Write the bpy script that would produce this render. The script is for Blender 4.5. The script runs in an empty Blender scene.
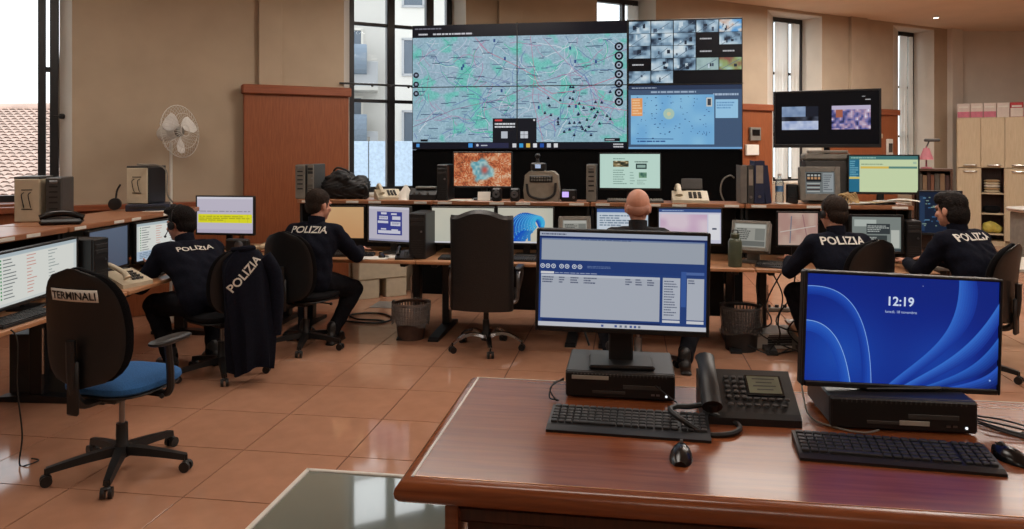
import bpy, bmesh, math, random
import numpy as np
from mathutils import Matrix, Vector
from mathutils.bvhtree import BVHTree

random.seed(7); RNG = np.random.default_rng(7)
SC = bpy.context.scene
COL = SC.collection
PI = math.pi

# ------------------------------------------------------------------ camera
FPX, HZ, EYE = 760.0, 150.0, 1.65            # focal length and horizon row in pixels, lens height
YAW = math.atan(118 / FPX)
cam_d = bpy.data.cameras.new('camera'); cam = bpy.data.objects.new('camera', cam_d); COL.objects.link(cam)
cam.location = (0, 0, EYE); cam.rotation_euler = (PI / 2, 0, YAW)
cam_d.sensor_width = 36; cam_d.lens = FPX / 1024 * 36
cam_d.shift_y = -(264.5 - HZ) / 1024
cam_d.clip_start = 0.05; cam_d.clip_end = 300
SC.camera = cam

# ------------------------------------------------------------------ world, exposure
w = bpy.data.worlds.new('overcast'); SC.world = w; w.use_nodes = True
nt = w.node_tree; bg = nt.nodes['Background']
tc = nt.nodes.new('ShaderNodeTexCoord'); nz = nt.nodes.new('ShaderNodeTexNoise'); nz.inputs['Scale'].default_value = 2.5
cr = nt.nodes.new('ShaderNodeValToRGB')
cr.color_ramp.elements[0].position = .3; cr.color_ramp.elements[0].color = (.80, .88, .95, 1)
cr.color_ramp.elements[1].position = .7; cr.color_ramp.elements[1].color = (1, 1, 1, 1)
nt.links.new(tc.outputs['Generated'], nz.inputs['Vector']); nt.links.new(nz.outputs['Fac'], cr.inputs['Fac'])
nt.links.new(cr.outputs['Color'], bg.inputs['Color']); bg.inputs['Strength'].default_value = 2.1
SC.view_settings.view_transform = 'Standard'; SC.view_settings.look = 'None'
SC.view_settings.exposure = 0.0; SC.view_settings.gamma = 1.0; SC.view_settings.use_curve_mapping = False
LAMP_POWER = 36.0
CEIL = 3.86

# ------------------------------------------------------------------ pixel -> place helpers
FV = Vector((-math.sin(YAW), math.cos(YAW), 0)); RV = Vector((math.cos(YAW), math.sin(YAW), 0))
def cw(R, F, z=0.0):
    p = RV * R + FV * F; return Vector((p.x, p.y, z))
def PH(px, py, h=0.0):                       # the point seen at a pixel on the level plane z = h
    z = FPX * (EYE - h) / (py - HZ); return cw((px - 512) / FPX * z, z, h)
def PZ(px, py, z):                           # at a given distance
    return cw((px - 512) / FPX * z, z, EYE - (py - HZ) / FPX * z)
def PY(px, py, Y):                           # on the vertical plane y = Y
    u = (px - 512) / FPX; z = Y / (math.cos(YAW) + u * math.sin(YAW)); return PZ(px, py, z)

# ------------------------------------------------------------------ materials
def lin(c):
    return tuple((x / 255 / 12.92) if x / 255 <= .04045 else ((x / 255 + .055) / 1.055) ** 2.4 for x in c[:3])
MATS = {}
def mat(name, rgb, rough=.5, metal=0., var=.12, scale=18., bump=0., spec=.5, coat=0., stretch=(1, 1, 1), trans=0., alpha=1.):
    if name in MATS: return MATS[name]
    m = bpy.data.materials.new(name); m.use_nodes = True; n = m.node_tree; b = n.nodes['Principled BSDF']
    c = lin(rgb)
    t = n.nodes.new('ShaderNodeTexCoord'); mp = n.nodes.new('ShaderNodeMapping'); mp.inputs['Scale'].default_value = stretch
    nz = n.nodes.new('ShaderNodeTexNoise'); nz.inputs['Scale'].default_value = scale; nz.inputs['Detail'].default_value = 3
    r = n.nodes.new('ShaderNodeValToRGB')
    r.color_ramp.elements[0].position = .3; r.color_ramp.elements[1].position = .7
    r.color_ramp.elements[0].color = (*[x * (1 - var) for x in c], 1); r.color_ramp.elements[1].color = (*[min(1, x * (1 + var)) for x in c], 1)
    n.links.new(t.outputs['Object'], mp.inputs['Vector']); n.links.new(mp.outputs['Vector'], nz.inputs['Vector'])
    n.links.new(nz.outputs['Fac'], r.inputs['Fac']); n.links.new(r.outputs['Color'], b.inputs['Base Color'])
    b.inputs['Roughness'].default_value = rough; b.inputs['Metallic'].default_value = metal
    b.inputs['Specular IOR Level'].default_value = spec; b.inputs['Coat Weight'].default_value = coat; b.inputs['Coat Roughness'].default_value = .08
    b.inputs['Transmission Weight'].default_value = trans; b.inputs['Alpha'].default_value = alpha
    if bump:
        bp = n.nodes.new('ShaderNodeBump'); bp.inputs['Strength'].default_value = bump; bp.inputs['Distance'].default_value = .01
        n.links.new(nz.outputs['Fac'], bp.inputs['Height']); n.links.new(bp.outputs['Normal'], b.inputs['Normal'])
    MATS[name] = m; return m
def wood(name, rgb, rgb2, rough=.35, axis=0, coat=0., scale=6., coat_rough=.08):
    m = bpy.data.materials.new(name); m.use_nodes = True; n = m.node_tree; b = n.nodes['Principled BSDF']
    t = n.nodes.new('ShaderNodeTexCoord'); mp = n.nodes.new('ShaderNodeMapping')
    s = [14., 14., 14.]; s[axis] = .9; mp.inputs['Scale'].default_value = s
    nz = n.nodes.new('ShaderNodeTexNoise'); nz.inputs['Scale'].default_value = scale; nz.inputs['Detail'].default_value = 5; nz.inputs['Distortion'].default_value = .6
    r = n.nodes.new('ShaderNodeValToRGB'); r.color_ramp.elements[0].position = .32; r.color_ramp.elements[1].position = .72
    r.color_ramp.elements[0].color = (*lin(rgb), 1); r.color_ramp.elements[1].color = (*lin(rgb2), 1)
    n.links.new(t.outputs['Object'], mp.inputs['Vector']); n.links.new(mp.outputs['Vector'], nz.inputs['Vector'])
    n.links.new(nz.outputs['Fac'], r.inputs['Fac']); n.links.new(r.outputs['Color'], b.inputs['Base Color'])
    b.inputs['Roughness'].default_value = rough; b.inputs['Coat Weight'].default_value = coat; b.inputs['Coat Roughness'].default_value = coat_rough
    MATS[name] = m; return m
def emis_attr(name, strength=1.0):
    m = bpy.data.materials.new(name); m.use_nodes = True; n = m.node_tree; b = n.nodes['Principled BSDF']
    a = n.nodes.new('ShaderNodeVertexColor'); a.layer_name = 'Col'
    b.inputs['Base Color'].default_value = (.004, .004, .005, 1); b.inputs['Roughness'].default_value = .3; b.inputs['Specular IOR Level'].default_value = .12
    n.links.new(a.outputs['Color'], b.inputs['Emission Color']); b.inputs['Emission Strength'].default_value = strength
    MATS[name] = m; return m
def emis(name, rgb, strength):
    m = bpy.data.materials.new(name); m.use_nodes = True; n = m.node_tree; b = n.nodes['Principled BSDF']
    b.inputs['Emission Color'].default_value = (*lin(rgb), 1); b.inputs['Emission Strength'].default_value = strength; b.inputs['Base Color'].default_value = (*lin(rgb), 1)
    MATS[name] = m; return m
def print_attr(name):
    m = bpy.data.materials.new(name); m.use_nodes = True; n = m.node_tree; b = n.nodes['Principled BSDF']
    a = n.nodes.new('ShaderNodeVertexColor'); a.layer_name = 'Col'
    n.links.new(a.outputs['Color'], b.inputs['Base Color']); b.inputs['Roughness'].default_value = .7
    MATS[name] = m; return m
def glassy(name, tint=(1, 1, 1), ior=1.4, rough=0.0, veil=0.):
    m = bpy.data.materials.new(name); m.use_nodes = True; n = m.node_tree; n.nodes.remove(n.nodes['Principled BSDF'])
    o = n.nodes['Material Output']; tr = n.nodes.new('ShaderNodeBsdfTransparent'); tr.inputs['Color'].default_value = (*tint, 1)
    gl = n.nodes.new('ShaderNodeBsdfGlossy'); gl.inputs['Roughness'].default_value = rough
    fr = n.nodes.new('ShaderNodeFresnel'); fr.inputs['IOR'].default_value = ior; mx = n.nodes.new('ShaderNodeMixShader')
    n.links.new(fr.outputs['Fac'], mx.inputs['Fac']); n.links.new(tr.outputs['BSDF'], mx.inputs[1]); n.links.new(gl.outputs['BSDF'], mx.inputs[2])
    last = mx
    if veil:
        df = n.nodes.new('ShaderNodeBsdfDiffuse'); df.inputs['Color'].default_value = (*tint, 1); m2 = n.nodes.new('ShaderNodeMixShader'); m2.inputs['Fac'].default_value = veil
        n.links.new(mx.outputs[0], m2.inputs[1]); n.links.new(df.outputs[0], m2.inputs[2]); last = m2
    n.links.new(last.outputs[0], o.inputs['Surface']); MATS[name] = m; return m
def curtain_mat(name, rgb):
    m = bpy.data.materials.new(name); m.use_nodes = True; n = m.node_tree; n.nodes.remove(n.nodes['Principled BSDF'])
    o = n.nodes['Material Output']; d = n.nodes.new('ShaderNodeBsdfDiffuse'); t = n.nodes.new('ShaderNodeBsdfTranslucent'); mx = n.nodes.new('ShaderNodeMixShader')
    d.inputs['Color'].default_value = (*lin(rgb), 1); t.inputs['Color'].default_value = (*lin(rgb), 1); mx.inputs['Fac'].default_value = .72
    n.links.new(d.outputs[0], mx.inputs[1]); n.links.new(t.outputs[0], mx.inputs[2]); n.links.new(mx.outputs[0], o.inputs['Surface']); MATS[name] = m; return m

SCREEN = emis_attr('screen_light', .82)
PRINT = print_attr('printed_card')
BLACK = mat('black_plastic', (20, 19, 20), .45, var=.15)
BLACKG = mat('gloss_black_plastic', (16, 16, 18), .22, var=.1)
BLACKM = mat('black_metal', (24, 24, 26), .4, var=.1)
GREYP = mat('grey_plastic', (120, 116, 108), .5)
DGREY = mat('dark_grey_plastic', (62, 60, 58), .5)
CREAM = mat('cream_plastic', (196, 184, 160), .5, var=.06)
WHITEP = mat('white_plastic', (214, 210, 202), .45, var=.05)
CHROME = mat('chrome', (200, 200, 202), .18, 1., var=.05)
STEEL = mat('brushed_steel', (140, 140, 142), .35, 1., var=.1)
ALU = mat('aluminium', (205, 203, 198), .28, .9, var=.05)
FABK = mat('black_fabric', (18, 17, 19), .95, var=.3, scale=160, bump=.3, spec=.15)
FABB = mat('blue_fabric', (34, 92, 150), .9, var=.18, scale=140, bump=.3)
LEATH = mat('black_leather', (24, 22, 22), .42, var=.2, scale=90, bump=.25)
NAVY = mat('navy_uniform_cloth', (16, 18, 29), .9, var=.25, scale=60, bump=.2, spec=.12)
NAVY2 = mat('dark_trouser_cloth', (22, 22, 27), .9, var=.25, scale=70, bump=.2, spec=.12)
SKIN = mat('skin', (196, 140, 116), .55, var=.08, scale=20)
HAIRD = mat('dark_brown_hair', (26, 21, 19), .75, var=.4, scale=120, bump=.5, spec=.15)
HAIRG = mat('brown_hair', (44, 34, 28), .75, var=.4, scale=120, bump=.5, spec=.15)
HAIRS = mat('cropped_grey_stubble', (172, 124, 104), .7, var=.2, scale=200)
PAPER = mat('paper', (226, 222, 212), .8, var=.04)
LETTER = mat('reflective_lettering', (205, 200, 190), .5, var=.04)
DESKW = wood('light_beech_top', (168, 118, 82), (190, 142, 104), .3, 0)
SHELFW = wood('beech_shelf', (146, 94, 64), (172, 118, 84), .35, 0)
CHERRY = wood('cherry_panel', (132, 72, 42), (152, 88, 54), .4, 2)
CHERRYH = wood('cherry_rail', (130, 70, 44), (150, 84, 54), .4, 0)
MAHOG = wood('polished_mahogany', (118, 62, 34), (146, 82, 46), .24, 0, coat=.06, scale=4, coat_rough=.05)
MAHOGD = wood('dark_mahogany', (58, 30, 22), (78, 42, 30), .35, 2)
OAK = wood('pale_maple', (200, 180, 146), (214, 196, 164), .45, 2)
GLASS = glassy('window_glass', (.97, .985, .985), 1.12)
BOTTLE = glassy('clear_bottle_plastic', (.86, .92, .94), 1.35, .05, .12)
BAGP = glassy('clear_bin_bag', (.93, .92, .9), 1.25, .25, .14)
CURT = curtain_mat('sheer_curtain', (248, 246, 242))
RUBBER = mat('rubber_cable', (20, 19, 19), .55, var=.1)

# ------------------------------------------------------------------ mesh builder
class MB:
    def __init__(s): s.v = []; s.f = []; s.c = []; s.M = Matrix.Identity(4)
    def add(s, vs, fs, col=None):
        o = len(s.v)
        s.v += [tuple(s.M @ Vector(p)) for p in vs]; s.f += [tuple(i + o for i in f) for f in fs]
        if col is not None: s.c += [col] * len(fs)
        return s
    def box(s, c, d, b=0.0, rot=None):
        """box with chamfered edges; c centre, d full size"""
        x, y, z = [q / 2 for q in d]; b = min(b, x * .98, y * .98, z * .98)
        L = Matrix.Translation(c) @ (rot.to_4x4() if rot is not None else Matrix.Identity(4))
        if b <= 0:
            vs = [(i * x, j * y, k * z) for i in (-1, 1) for j in (-1, 1) for k in (-1, 1)]
            fs = [(0, 1, 3, 2), (4, 6, 7, 5), (0, 4, 5, 1), (2, 3, 7, 6), (0, 2, 6, 4), (1, 5, 7, 3)]
        else:
            vs = []; idx = {}
            for i in (-1, 1):
                for j in (-1, 1):
                    for k in (-1, 1):
                        for a in range(3):
                            p = [i * (x - b), j * (y - b), k * (z - b)]; p[a] = (i * x, j * y, k * z)[a]
                            idx[(i, j, k, a)] = len(vs); vs.append(tuple(p))
            fs = []
            for a in range(3):
                o1, o2 = [q for q in range(3) if q != a]
                for sg in (-1, 1):
                    q = []
                    for (m, n_) in ((-1, -1), (1, -1), (1, 1), (-1, 1)):
                        t = [0, 0, 0]; t[a] = sg; t[o1] = m; t[o2] = n_; q.append(idx[(*t, a)])
                    fs.append(tuple(q))
            for a in range(3):
                o1, o2 = [q for q in range(3) if q != a]
                for m in (-1, 1):
                    for n_ in (-1, 1):
                        q = []
                        for (sg, e) in ((-1, o1), (1, o1), (1, o2), (-1, o2)):
                            t = [0, 0, 0]; t[a] = sg; t[o1] = m; t[o2] = n_; q.append(idx[(*t, e)])
                        fs.append(tuple(q))
            for i in (-1, 1):
                for j in (-1, 1):
                    for k in (-1, 1): fs.append(tuple(idx[(i, j, k, a)] for a in range(3)))
        return s.add([tuple(L @ Vector(p)) for p in vs], fs)
    def cyl(s, p0, p1, r0, r1=None, n=14, caps=True):
        r1 = r0 if r1 is None else r1; p0 = Vector(p0); p1 = Vector(p1); d = (p1 - p0)
        q = d.to_track_quat('Z', 'Y').to_matrix() if d.length > 1e-9 else Matrix.Identity(3)
        vs = []
        for p, r in ((p0, r0), (p1, r1)):
            for i in range(n):
                a = 2 * PI * i / n; vs.append(tuple(p + q @ Vector((r * math.cos(a), r * math.sin(a), 0))))
        fs = [(i, (i + 1) % n, n + (i + 1) % n, n + i) for i in range(n)]
        if caps: fs += [tuple(range(n - 1, -1, -1)), tuple(range(n, 2 * n))]
        return s.add(vs, fs)
    def lathe(s, prof, n=24, c=(0, 0, 0), rot=None):
        L = Matrix.Translation(c) @ (rot.to_4x4() if rot is not None else Matrix.Identity(4))
        vs = []
        for r, z in prof:
            for i in range(n):
                a = 2 * PI * i / n; vs.append(tuple(L @ Vector((r * math.cos(a), r * math.sin(a), z))))
        fs = [(k * n + i, k * n + (i + 1) % n, (k + 1) * n + (i + 1) % n, (k + 1) * n + i) for k in range(len(prof) - 1) for i in range(n)]
        fs += [tuple(range(n - 1, -1, -1)), tuple(range((len(prof) - 1) * n, len(prof) * n))]
        return s.add(vs, fs)
    def ball(s, c, r, n=14, m=9, rot=None):
        r = (r, r, r) if not hasattr(r, '__len__') else r
        L = Matrix.Translation(c) @ (rot.to_4x4() if rot is not None else Matrix.Identity(4))
        vs = [tuple(L @ Vector((0, 0, -r[2])))]
        for k in range(1, m):
            t = -PI / 2 + PI * k / m
            for i in range(n):
                a = 2 * PI * i / n; vs.append(tuple(L @ Vector((r[0] * math.cos(t) * math.cos(a), r[1] * math.cos(t) * math.sin(a), r[2] * math.sin(t)))))
        vs.append(tuple(L @ Vector((0, 0, r[2])))); e = len(vs) - 1
        fs = [(0, 1 + (i + 1) % n, 1 + i) for i in range(n)]
        for k in range(m - 2):
            a = 1 + k * n; b = a + n
            fs += [(a + i, a + (i + 1) % n, b + (i + 1) % n, b + i) for i in range(n)]
        a = 1 + (m - 2) * n; fs += [(a + i, a + (i + 1) % n, e) for i in range(n)]
        return s.add(vs, fs)
    def capsule(s, p0, r0, p1, r1, n=12):
        p0 = Vector(p0); p1 = Vector(p1); d = p1 - p0; q = d.to_track_quat('Z', 'Y').to_matrix() if d.length > 1e-6 else Matrix.Identity(3)
        L = d.length; prof = []
        for k in range(0, 5): t = -PI / 2 + PI / 2 * k / 4; prof.append((r0 * math.cos(t) + 1e-4, r0 * math.sin(t)))
        for k in range(0, 5): t = PI / 2 * k / 4; prof.append((r1 * math.cos(t) + 1e-4, L + r1 * math.sin(t)))
        return s.lathe(prof, n, p0, q)
    def tube(s, pts, r, n=8, smooth=6, closed=False):
        P = [Vector(p) for p in pts]
        if smooth > 1 and len(P) > 2:
            Q = []; m = len(P)
            for i in range(m if closed else m - 1):
                if closed: a, b, c, d = P[i - 1], P[i], P[(i + 1) % m], P[(i + 2) % m]
                else: a, b, c, d = P[max(i - 1, 0)], P[i], P[i + 1], P[min(i + 2, m - 1)]
                for k in range(smooth):
                    t = k / smooth; Q.append(.5 * ((2 * b) + (c - a) * t + (2 * a - 5 * b + 4 * c - d) * t * t + (3 * b - a - 3 * c + d) * t ** 3))
            if not closed: Q.append(P[-1])
            P = Q
        vs = []; m = len(P); up = Vector((0, 0, 1)); nrm = None
        for i in range(m):
            t = (P[(i + 1) % m if closed else min(i + 1, m - 1)] - P[i - 1 if closed else max(i - 1, 0)])
            if t.length < 1e-9: t = Vector((0, 0, 1))
            t.normalize()
            if nrm is None: nrm = t.cross(up) if abs(t.z) < .95 else t.cross(Vector((1, 0, 0)))
            nrm = (nrm - t * nrm.dot(t)).normalized(); bn = t.cross(nrm); rr = r(i / (m - 1)) if callable(r) else r
            for k in range(n):
                a = 2 * PI * k / n; vs.append(tuple(P[i] + (nrm * math.cos(a) + bn * math.sin(a)) * rr))
        R = m if closed else m - 1
        fs = [(i * n + k, i * n + (k + 1) % n, ((i + 1) % m) * n + (k + 1) % n, ((i + 1) % m) * n + k) for i in range(R) for k in range(n)]
        if not closed: fs += [tuple(range(n - 1, -1, -1)), tuple(range((m - 1) * n, m * n))]
        return s.add(vs, fs)
    def prism(s, poly, y0, y1, axis='y'):
        """extrude a polygon given in two axes along the third"""
        n = len(poly)
        def pt(a, b, t): return {'y': (a, t, b), 'x': (t, a, b), 'z': (a, b, t)}[axis]
        vs = [pt(a, b, y0) for a, b in poly] + [pt(a, b, y1) for a, b in poly]
        fs = [tuple(range(n)), tuple(range(2 * n - 1, n - 1, -1))] + [(i, (i + 1) % n, n + (i + 1) % n, n + i) for i in range(n)]
        return s.add(vs, fs)
    def loft(s, rings, cap=True, closed=True):
        n = len(rings[0]); vs = [p for r in rings for p in r]
        fs = [(k * n + i, k * n + (i + 1) % n, (k + 1) * n + (i + 1) % n, (k + 1) * n + i) for k in range(len(rings) - 1) for i in range(n if closed else n - 1)]
        if cap and closed: fs += [tuple(range(n - 1, -1, -1)), tuple(range((len(rings) - 1) * n, len(rings) * n))]
        return s.add(vs, fs)
    def mesh(s, name, m, smooth=False):
        me = bpy.data.meshes.new(name); me.from_pydata(s.v, [], s.f); me.materials.append(m)
        bm = bmesh.new(); bm.from_mesh(me); bmesh.ops.recalc_face_normals(bm, faces=bm.faces) if not s.c else None; bm.to_mesh(me); bm.free()
        if s.c:
            a = me.attributes.new('Col', 'FLOAT_COLOR', 'CORNER'); arr = []
            for p, c in zip(me.polygons, s.c): arr += [(*c, 1.0)] * p.loop_total
            a.data.foreach_set('color', np.array(arr, dtype=np.float32).ravel())
        if smooth:
            me.shade_smooth()
            try: me.set_sharp_from_angle(angle=math.radians(38))
            except Exception: pass
        return me
    def build(s, name, m, parent=None, smooth=True, stuff=False):
        o = bpy.data.objects.new(name, s.mesh(name, m, smooth)); COL.objects.link(o); o.parent = parent
        if stuff: o['kind'] = 'stuff'
        return o
def tag(o, label, cat, group=None):
    o['label'] = label; o['category'] = cat
    if group: o['group'] = group
    return o
def thing(name, label, cat, loc=(0, 0, 0), rz=0., group=None):
    o = bpy.data.objects.new(name, None); o.empty_display_size = .1; COL.objects.link(o)
    o.location = loc; o.rotation_euler = (0, 0, rz); return tag(o, label, cat, group)
def struct(o): o['kind'] = 'structure'; return o
def RX(a): return Matrix.Rotation(a, 3, 'X')
def RY(a): return Matrix.Rotation(a, 3, 'Y')
def RZ(a): return Matrix.Rotation(a, 3, 'Z')
def centre_origin(o):
    """move a single-mesh thing's origin to the middle of its base"""
    me = o.data; v = np.array([p.co for p in me.vertices]); c = Vector(((v[:, 0].min() + v[:, 0].max()) / 2, (v[:, 1].min() + v[:, 1].max()) / 2, v[:, 2].min()))
    me.transform(Matrix.Translation(-c)); o.location = o.matrix_basis @ c; return o
TXT = {}
def text_geo(body, bold=False):
    """outline letters as (verts, faces) with cap height 1, centred on x, baseline 0"""
    if (body, bold) in TXT: return TXT[(body, bold)]
    cu = bpy.data.curves.new('t', 'FONT'); cu.body = body; cu.size = 1; cu.resolution_u = 3; cu.offset = .02 if bold else 0.
    ob = bpy.data.objects.new('t', cu); me = bpy.data.meshes.new_from_object(ob)
    v = np.array([p.co[:2] for p in me.vertices]); f = [tuple(p.vertices) for p in me.polygons]
    v[:, 0] -= (v[:, 0].min() + v[:, 0].max()) / 2; v /= .72
    bpy.data.objects.remove(ob); bpy.data.curves.remove(cu); bpy.data.meshes.remove(me)
    TXT[(body, bold)] = (v, f); return v, f
def lettering(parent, body, height, M, m, name='lettering', width=None, bold=True):
    """flat letters in the local x/z plane of matrix M, facing -y"""
    v, f = text_geo(body, bold); sx = height
    if width: sx = width / (v[:, 0].max() - v[:, 0].min())
    b = MB(); b.M = M; b.add([(p[0] * sx, 0, p[1] * height) for p in v], f)
    return b.build(name, m, parent, smooth=False)

# ------------------------------------------------------------------ screen pictures
class Pic:
    """flat coloured shapes on a screen: unit square, y up; each layer a hair in front of the last"""
    def __init__(s, w, h): s.w = w; s.h = h; s.mb = MB(); s.k = 0
    def poly(s, pts, c, up=True):
        if up: s.k += 1
        y = -.00012 * s.k
        P = [((x - .5) * s.w, y, (z - .5) * s.h) for x, z in pts]
        ar = sum(P[i][0] * P[(i + 1) % len(P)][2] - P[(i + 1) % len(P)][0] * P[i][2] for i in range(len(P)))
        if ar < 0: P = P[::-1]
        s.mb.add(P, [tuple(range(len(P)))], lin(c)); return s
    def rect(s, x0, y0, x1, y1, c, up=True): return s.poly([(x0, y0), (x1, y0), (x1, y1), (x0, y1)], c, up)
    def disc(s, x, y, r, c, up=True, n=14):
        return s.poly([(x + r * math.cos(2 * PI * i / n), y + r * s.w / s.h * math.sin(2 * PI * i / n)) for i in range(n)], c, up)
    def line(s, pts, wd, c, up=True):
        if up: s.k += 1
        for (a, b), (d, e) in zip(pts[:-1], pts[1:]):
            dx, dy = (d - a) * s.w, (e - b) * s.h; L = math.hypot(dx, dy) + 1e-9; nx, ny = -dy / L * wd / 2 / s.w, dx / L * wd / 2 / s.h
            s.poly([(a + nx, b + ny), (a - nx, b - ny), (d - nx, e - ny), (d + nx, e + ny)], c, False)
        return s
    def words(s, x0, y0, x1, y1, n, c, dens=.8, fill=.55):
        """lines of tiny unreadable print"""
        s.k += 1; dy = (y1 - y0) / n
        for i in range(n):
            x = x0; y = y1 - (i + 1) * dy
            end = x0 + (x1 - x0) * (random.uniform(.45, 1) if dens < 1 else 1)
            while x < end:
                l = random.uniform(.02, .08) * (x1 - x0) * 2
                s.rect(x, y + dy * .22, min(x + l, x1), y + dy * (.22 + fill), c, False); x += l + .02 * (x1 - x0)
        return s
    def img(s, x0, y0, x1, y1, a):
        s.k += 1; ny, nx = a.shape[:2]
        for j in range(ny):
            for i in range(nx):
                s.rect(x0 + (x1 - x0) * i / nx, y1 - (y1 - y0) * (j + 1) / ny, x0 + (x1 - x0) * (i + 1) / nx, y1 - (y1 - y0) * j / ny, a[j, i], False)
        return s
    def text(s, body, x, y, h, c, bold=False, left=False):
        v, f = text_geo(body, bold); s.k += 1; yy = -.00012 * s.k; hh = h * s.h; off = -v[:, 0].min() * hh if left else 0
        s.mb.add([((x - .5) * s.w + off + p[0] * hh, yy, (y - .5) * s.h + p[1] * hh) for p in v], [tuple(q) for q in f], lin(c)); return s
    def build(s, M, parent, name='screen'):
        b = MB(); b.M = M; b.add(s.mb.v, s.mb.f); b.c = s.mb.c
        return b.build(name, SCREEN, parent, smooth=False)
def vnoise(ny, nx, cell, seed=0):
    r = np.random.default_rng(seed); gy, gx = ny // cell + 3, nx // cell + 3; g = r.random((gy, gx))
    y = np.arange(ny) / cell; x = np.arange(nx) / cell; yi = y.astype(int); xi = x.astype(int); fy = (y - yi)[:, None]; fx = (x - xi)[None]
    fy = fy * fy * (3 - 2 * fy); fx = fx * fx * (3 - 2 * fx)
    return (g[yi][:, xi] * (1 - fy) * (1 - fx) + g[yi][:, xi + 1] * (1 - fy) * fx + g[yi + 1][:, xi] * fy * (1 - fx) + g[yi + 1][:, xi + 1] * fy * fx)
def cmix(t, stops):
    """colour ramp over array t; stops = [(pos, rgb)]"""
    xs = [p for p, _ in stops]; return np.stack([np.interp(t, xs, [c[k] for _, c in stops]) for k in range(3)], -1)
# ================================================================== SETTING
WANG = math.atan2(.4751, .8799); W0F = 9.6                     # the long window wall, turned against the desks
WM = Matrix.Translation(cw(0, W0F)) @ Matrix.Rotation(YAW + WANG, 4, 'Z')
def ws(px, d=0.0):
    u = (px - 512) / FPX; return (u * (W0F + .8799 * d) + .4751 * d) / (.8799 - .4751 * u)
WALLP = mat('beige_plaster', (178, 160, 138), .85, var=.05, scale=3, bump=.05)
WALLW = mat('pale_plaster', (214, 206, 194), .85, var=.04, scale=3, bump=.05)
CEILM = mat('ceiling_paint', (226, 204, 180), .8, var=.04, scale=2)
TILE = mat('polished_terracotta_granite', (178, 132, 106), .08, var=.08, scale=7, spec=.45)
GROUT = mat('grout', (84, 52, 40), .8)
# ---- floor with its tiles
def wp(s, d): return (.8799 * s - .4751 * d, W0F + .4751 * s + .8799 * d)
ROOM = [cw(*q) for q in (wp(-11.2, .6), wp(9.45, .6), (8.3, 14.4), (11.6, 14.4), (11.6, -5.1), (-9.3, -5.1), (-9.3, 4.0))]
b = MB(); b.prism([(p.x, p.y) for p in ROOM], -.11, -.004, 'z')
floor = struct(b.build('floor', GROUT, smooth=False))
TX, TY, X0, Y0 = .60, .575, -1.50, 4.48
cand = []
for i in range(-14, 24):
    for j in range(-10, 20):
        x, y = X0 + (i + .5) * TX, Y0 + (j + .5) * TY; p = Vector((x, y, 0)); f = p.dot(FV); r = p.dot(RV)
        if f > 14.2 or f < -4.5 or r > 11.2 or r < -8.8: continue
        if f > 9.6 + .54 * r + .3: continue
        vis = f > 1.2 and abs(r / f) < .70 and FPX * EYE / f < 400
        cand.append((0 if vis else 1, f, x, y))
cand.sort(); nvis = sum(1 for c in cand if c[0] == 0)
tb = MB(); tb.box((0, 0, -.005), (TX - .007, TY - .007, .012), .0006); tme = tb.mesh('floor_tile', TILE)
rest = MB()
for k, (v, f, x, y) in enumerate(cand):
    if k < min(300, nvis):
        o = bpy.data.objects.new('floor_tile', tme); COL.objects.link(o); o.parent = floor; o.location = (x, y, -.001)
    else: rest.box((x, y, -.006), (TX - .007, TY - .007, .012), .0006)
o = rest.build('floor_tiles_beyond', TILE, floor, smooth=False); o['kind'] = 'stuff'
# ---- long wall with window openings
SILL, HEAD = 1.12, 3.82
WIN = [(-9.9, -8.5), (-6.2, ws(72)), (ws(344), ws(466)), (ws(597), ws(656)), (4.48, 5.71), (7.50, 8.66)]
TH = .62
b = MB(); b.M = Matrix.Identity(4)
edges = [-12.5] + [e for p in WIN for e in p] + [9.4]
for k in range(0, len(edges), 2):
    b.box(((edges[k] + edges[k + 1]) / 2, TH / 2, CEIL / 2), (edges[k + 1] - edges[k], TH, CEIL))
for (a, c) in WIN:
    b.box(((a + c) / 2, TH / 2, SILL / 2), (c - a, TH, SILL)); b.box(((a + c) / 2, TH / 2, (HEAD + CEIL) / 2), (c - a, TH, CEIL - HEAD))
wall = struct(b.build('wall_back', WALLP, smooth=False)); wall.matrix_world = WM
# pale plaster linings in the window reveals
REC = .42; RIGHT = {1: ws(60, .42)}; LEFT = {2: ws(347.5, .42), 4: ws(769, .42), 5: ws(894, .42)}
for n_, (a, c) in enumerate(WIN):
    b = MB()
    e0 = LEFT.get(n_, a + .012); b.prism([(a, .004), (e0, REC - .08), (e0, TH - .004), (a, TH - .004)], SILL, HEAD, 'z'); e_ = RIGHT.get(n_, c - .012); b.prism([(c, .004), (c, TH - .004), (e_, TH - .004), (e_, REC - .08)], SILL, HEAD, 'z')
    b.box(((a + c) / 2, TH / 2, HEAD - .006), (c - a, TH - .01, .012))
    o = b.build('reveal_lining', WALLW, wall, smooth=False)
# pilaster strips that step the wall forward beside the windows
for (a, c) in ((ws(258), ws(281)), (ws(497), ws(520)), (6.35, 6.75)):
    b = MB(); b.box(((a + c) / 2, -.03, CEIL / 2), (c - a, .06, CEIL), .004); b.build('pilaster', WALLP, wall, smooth=False)
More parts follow.
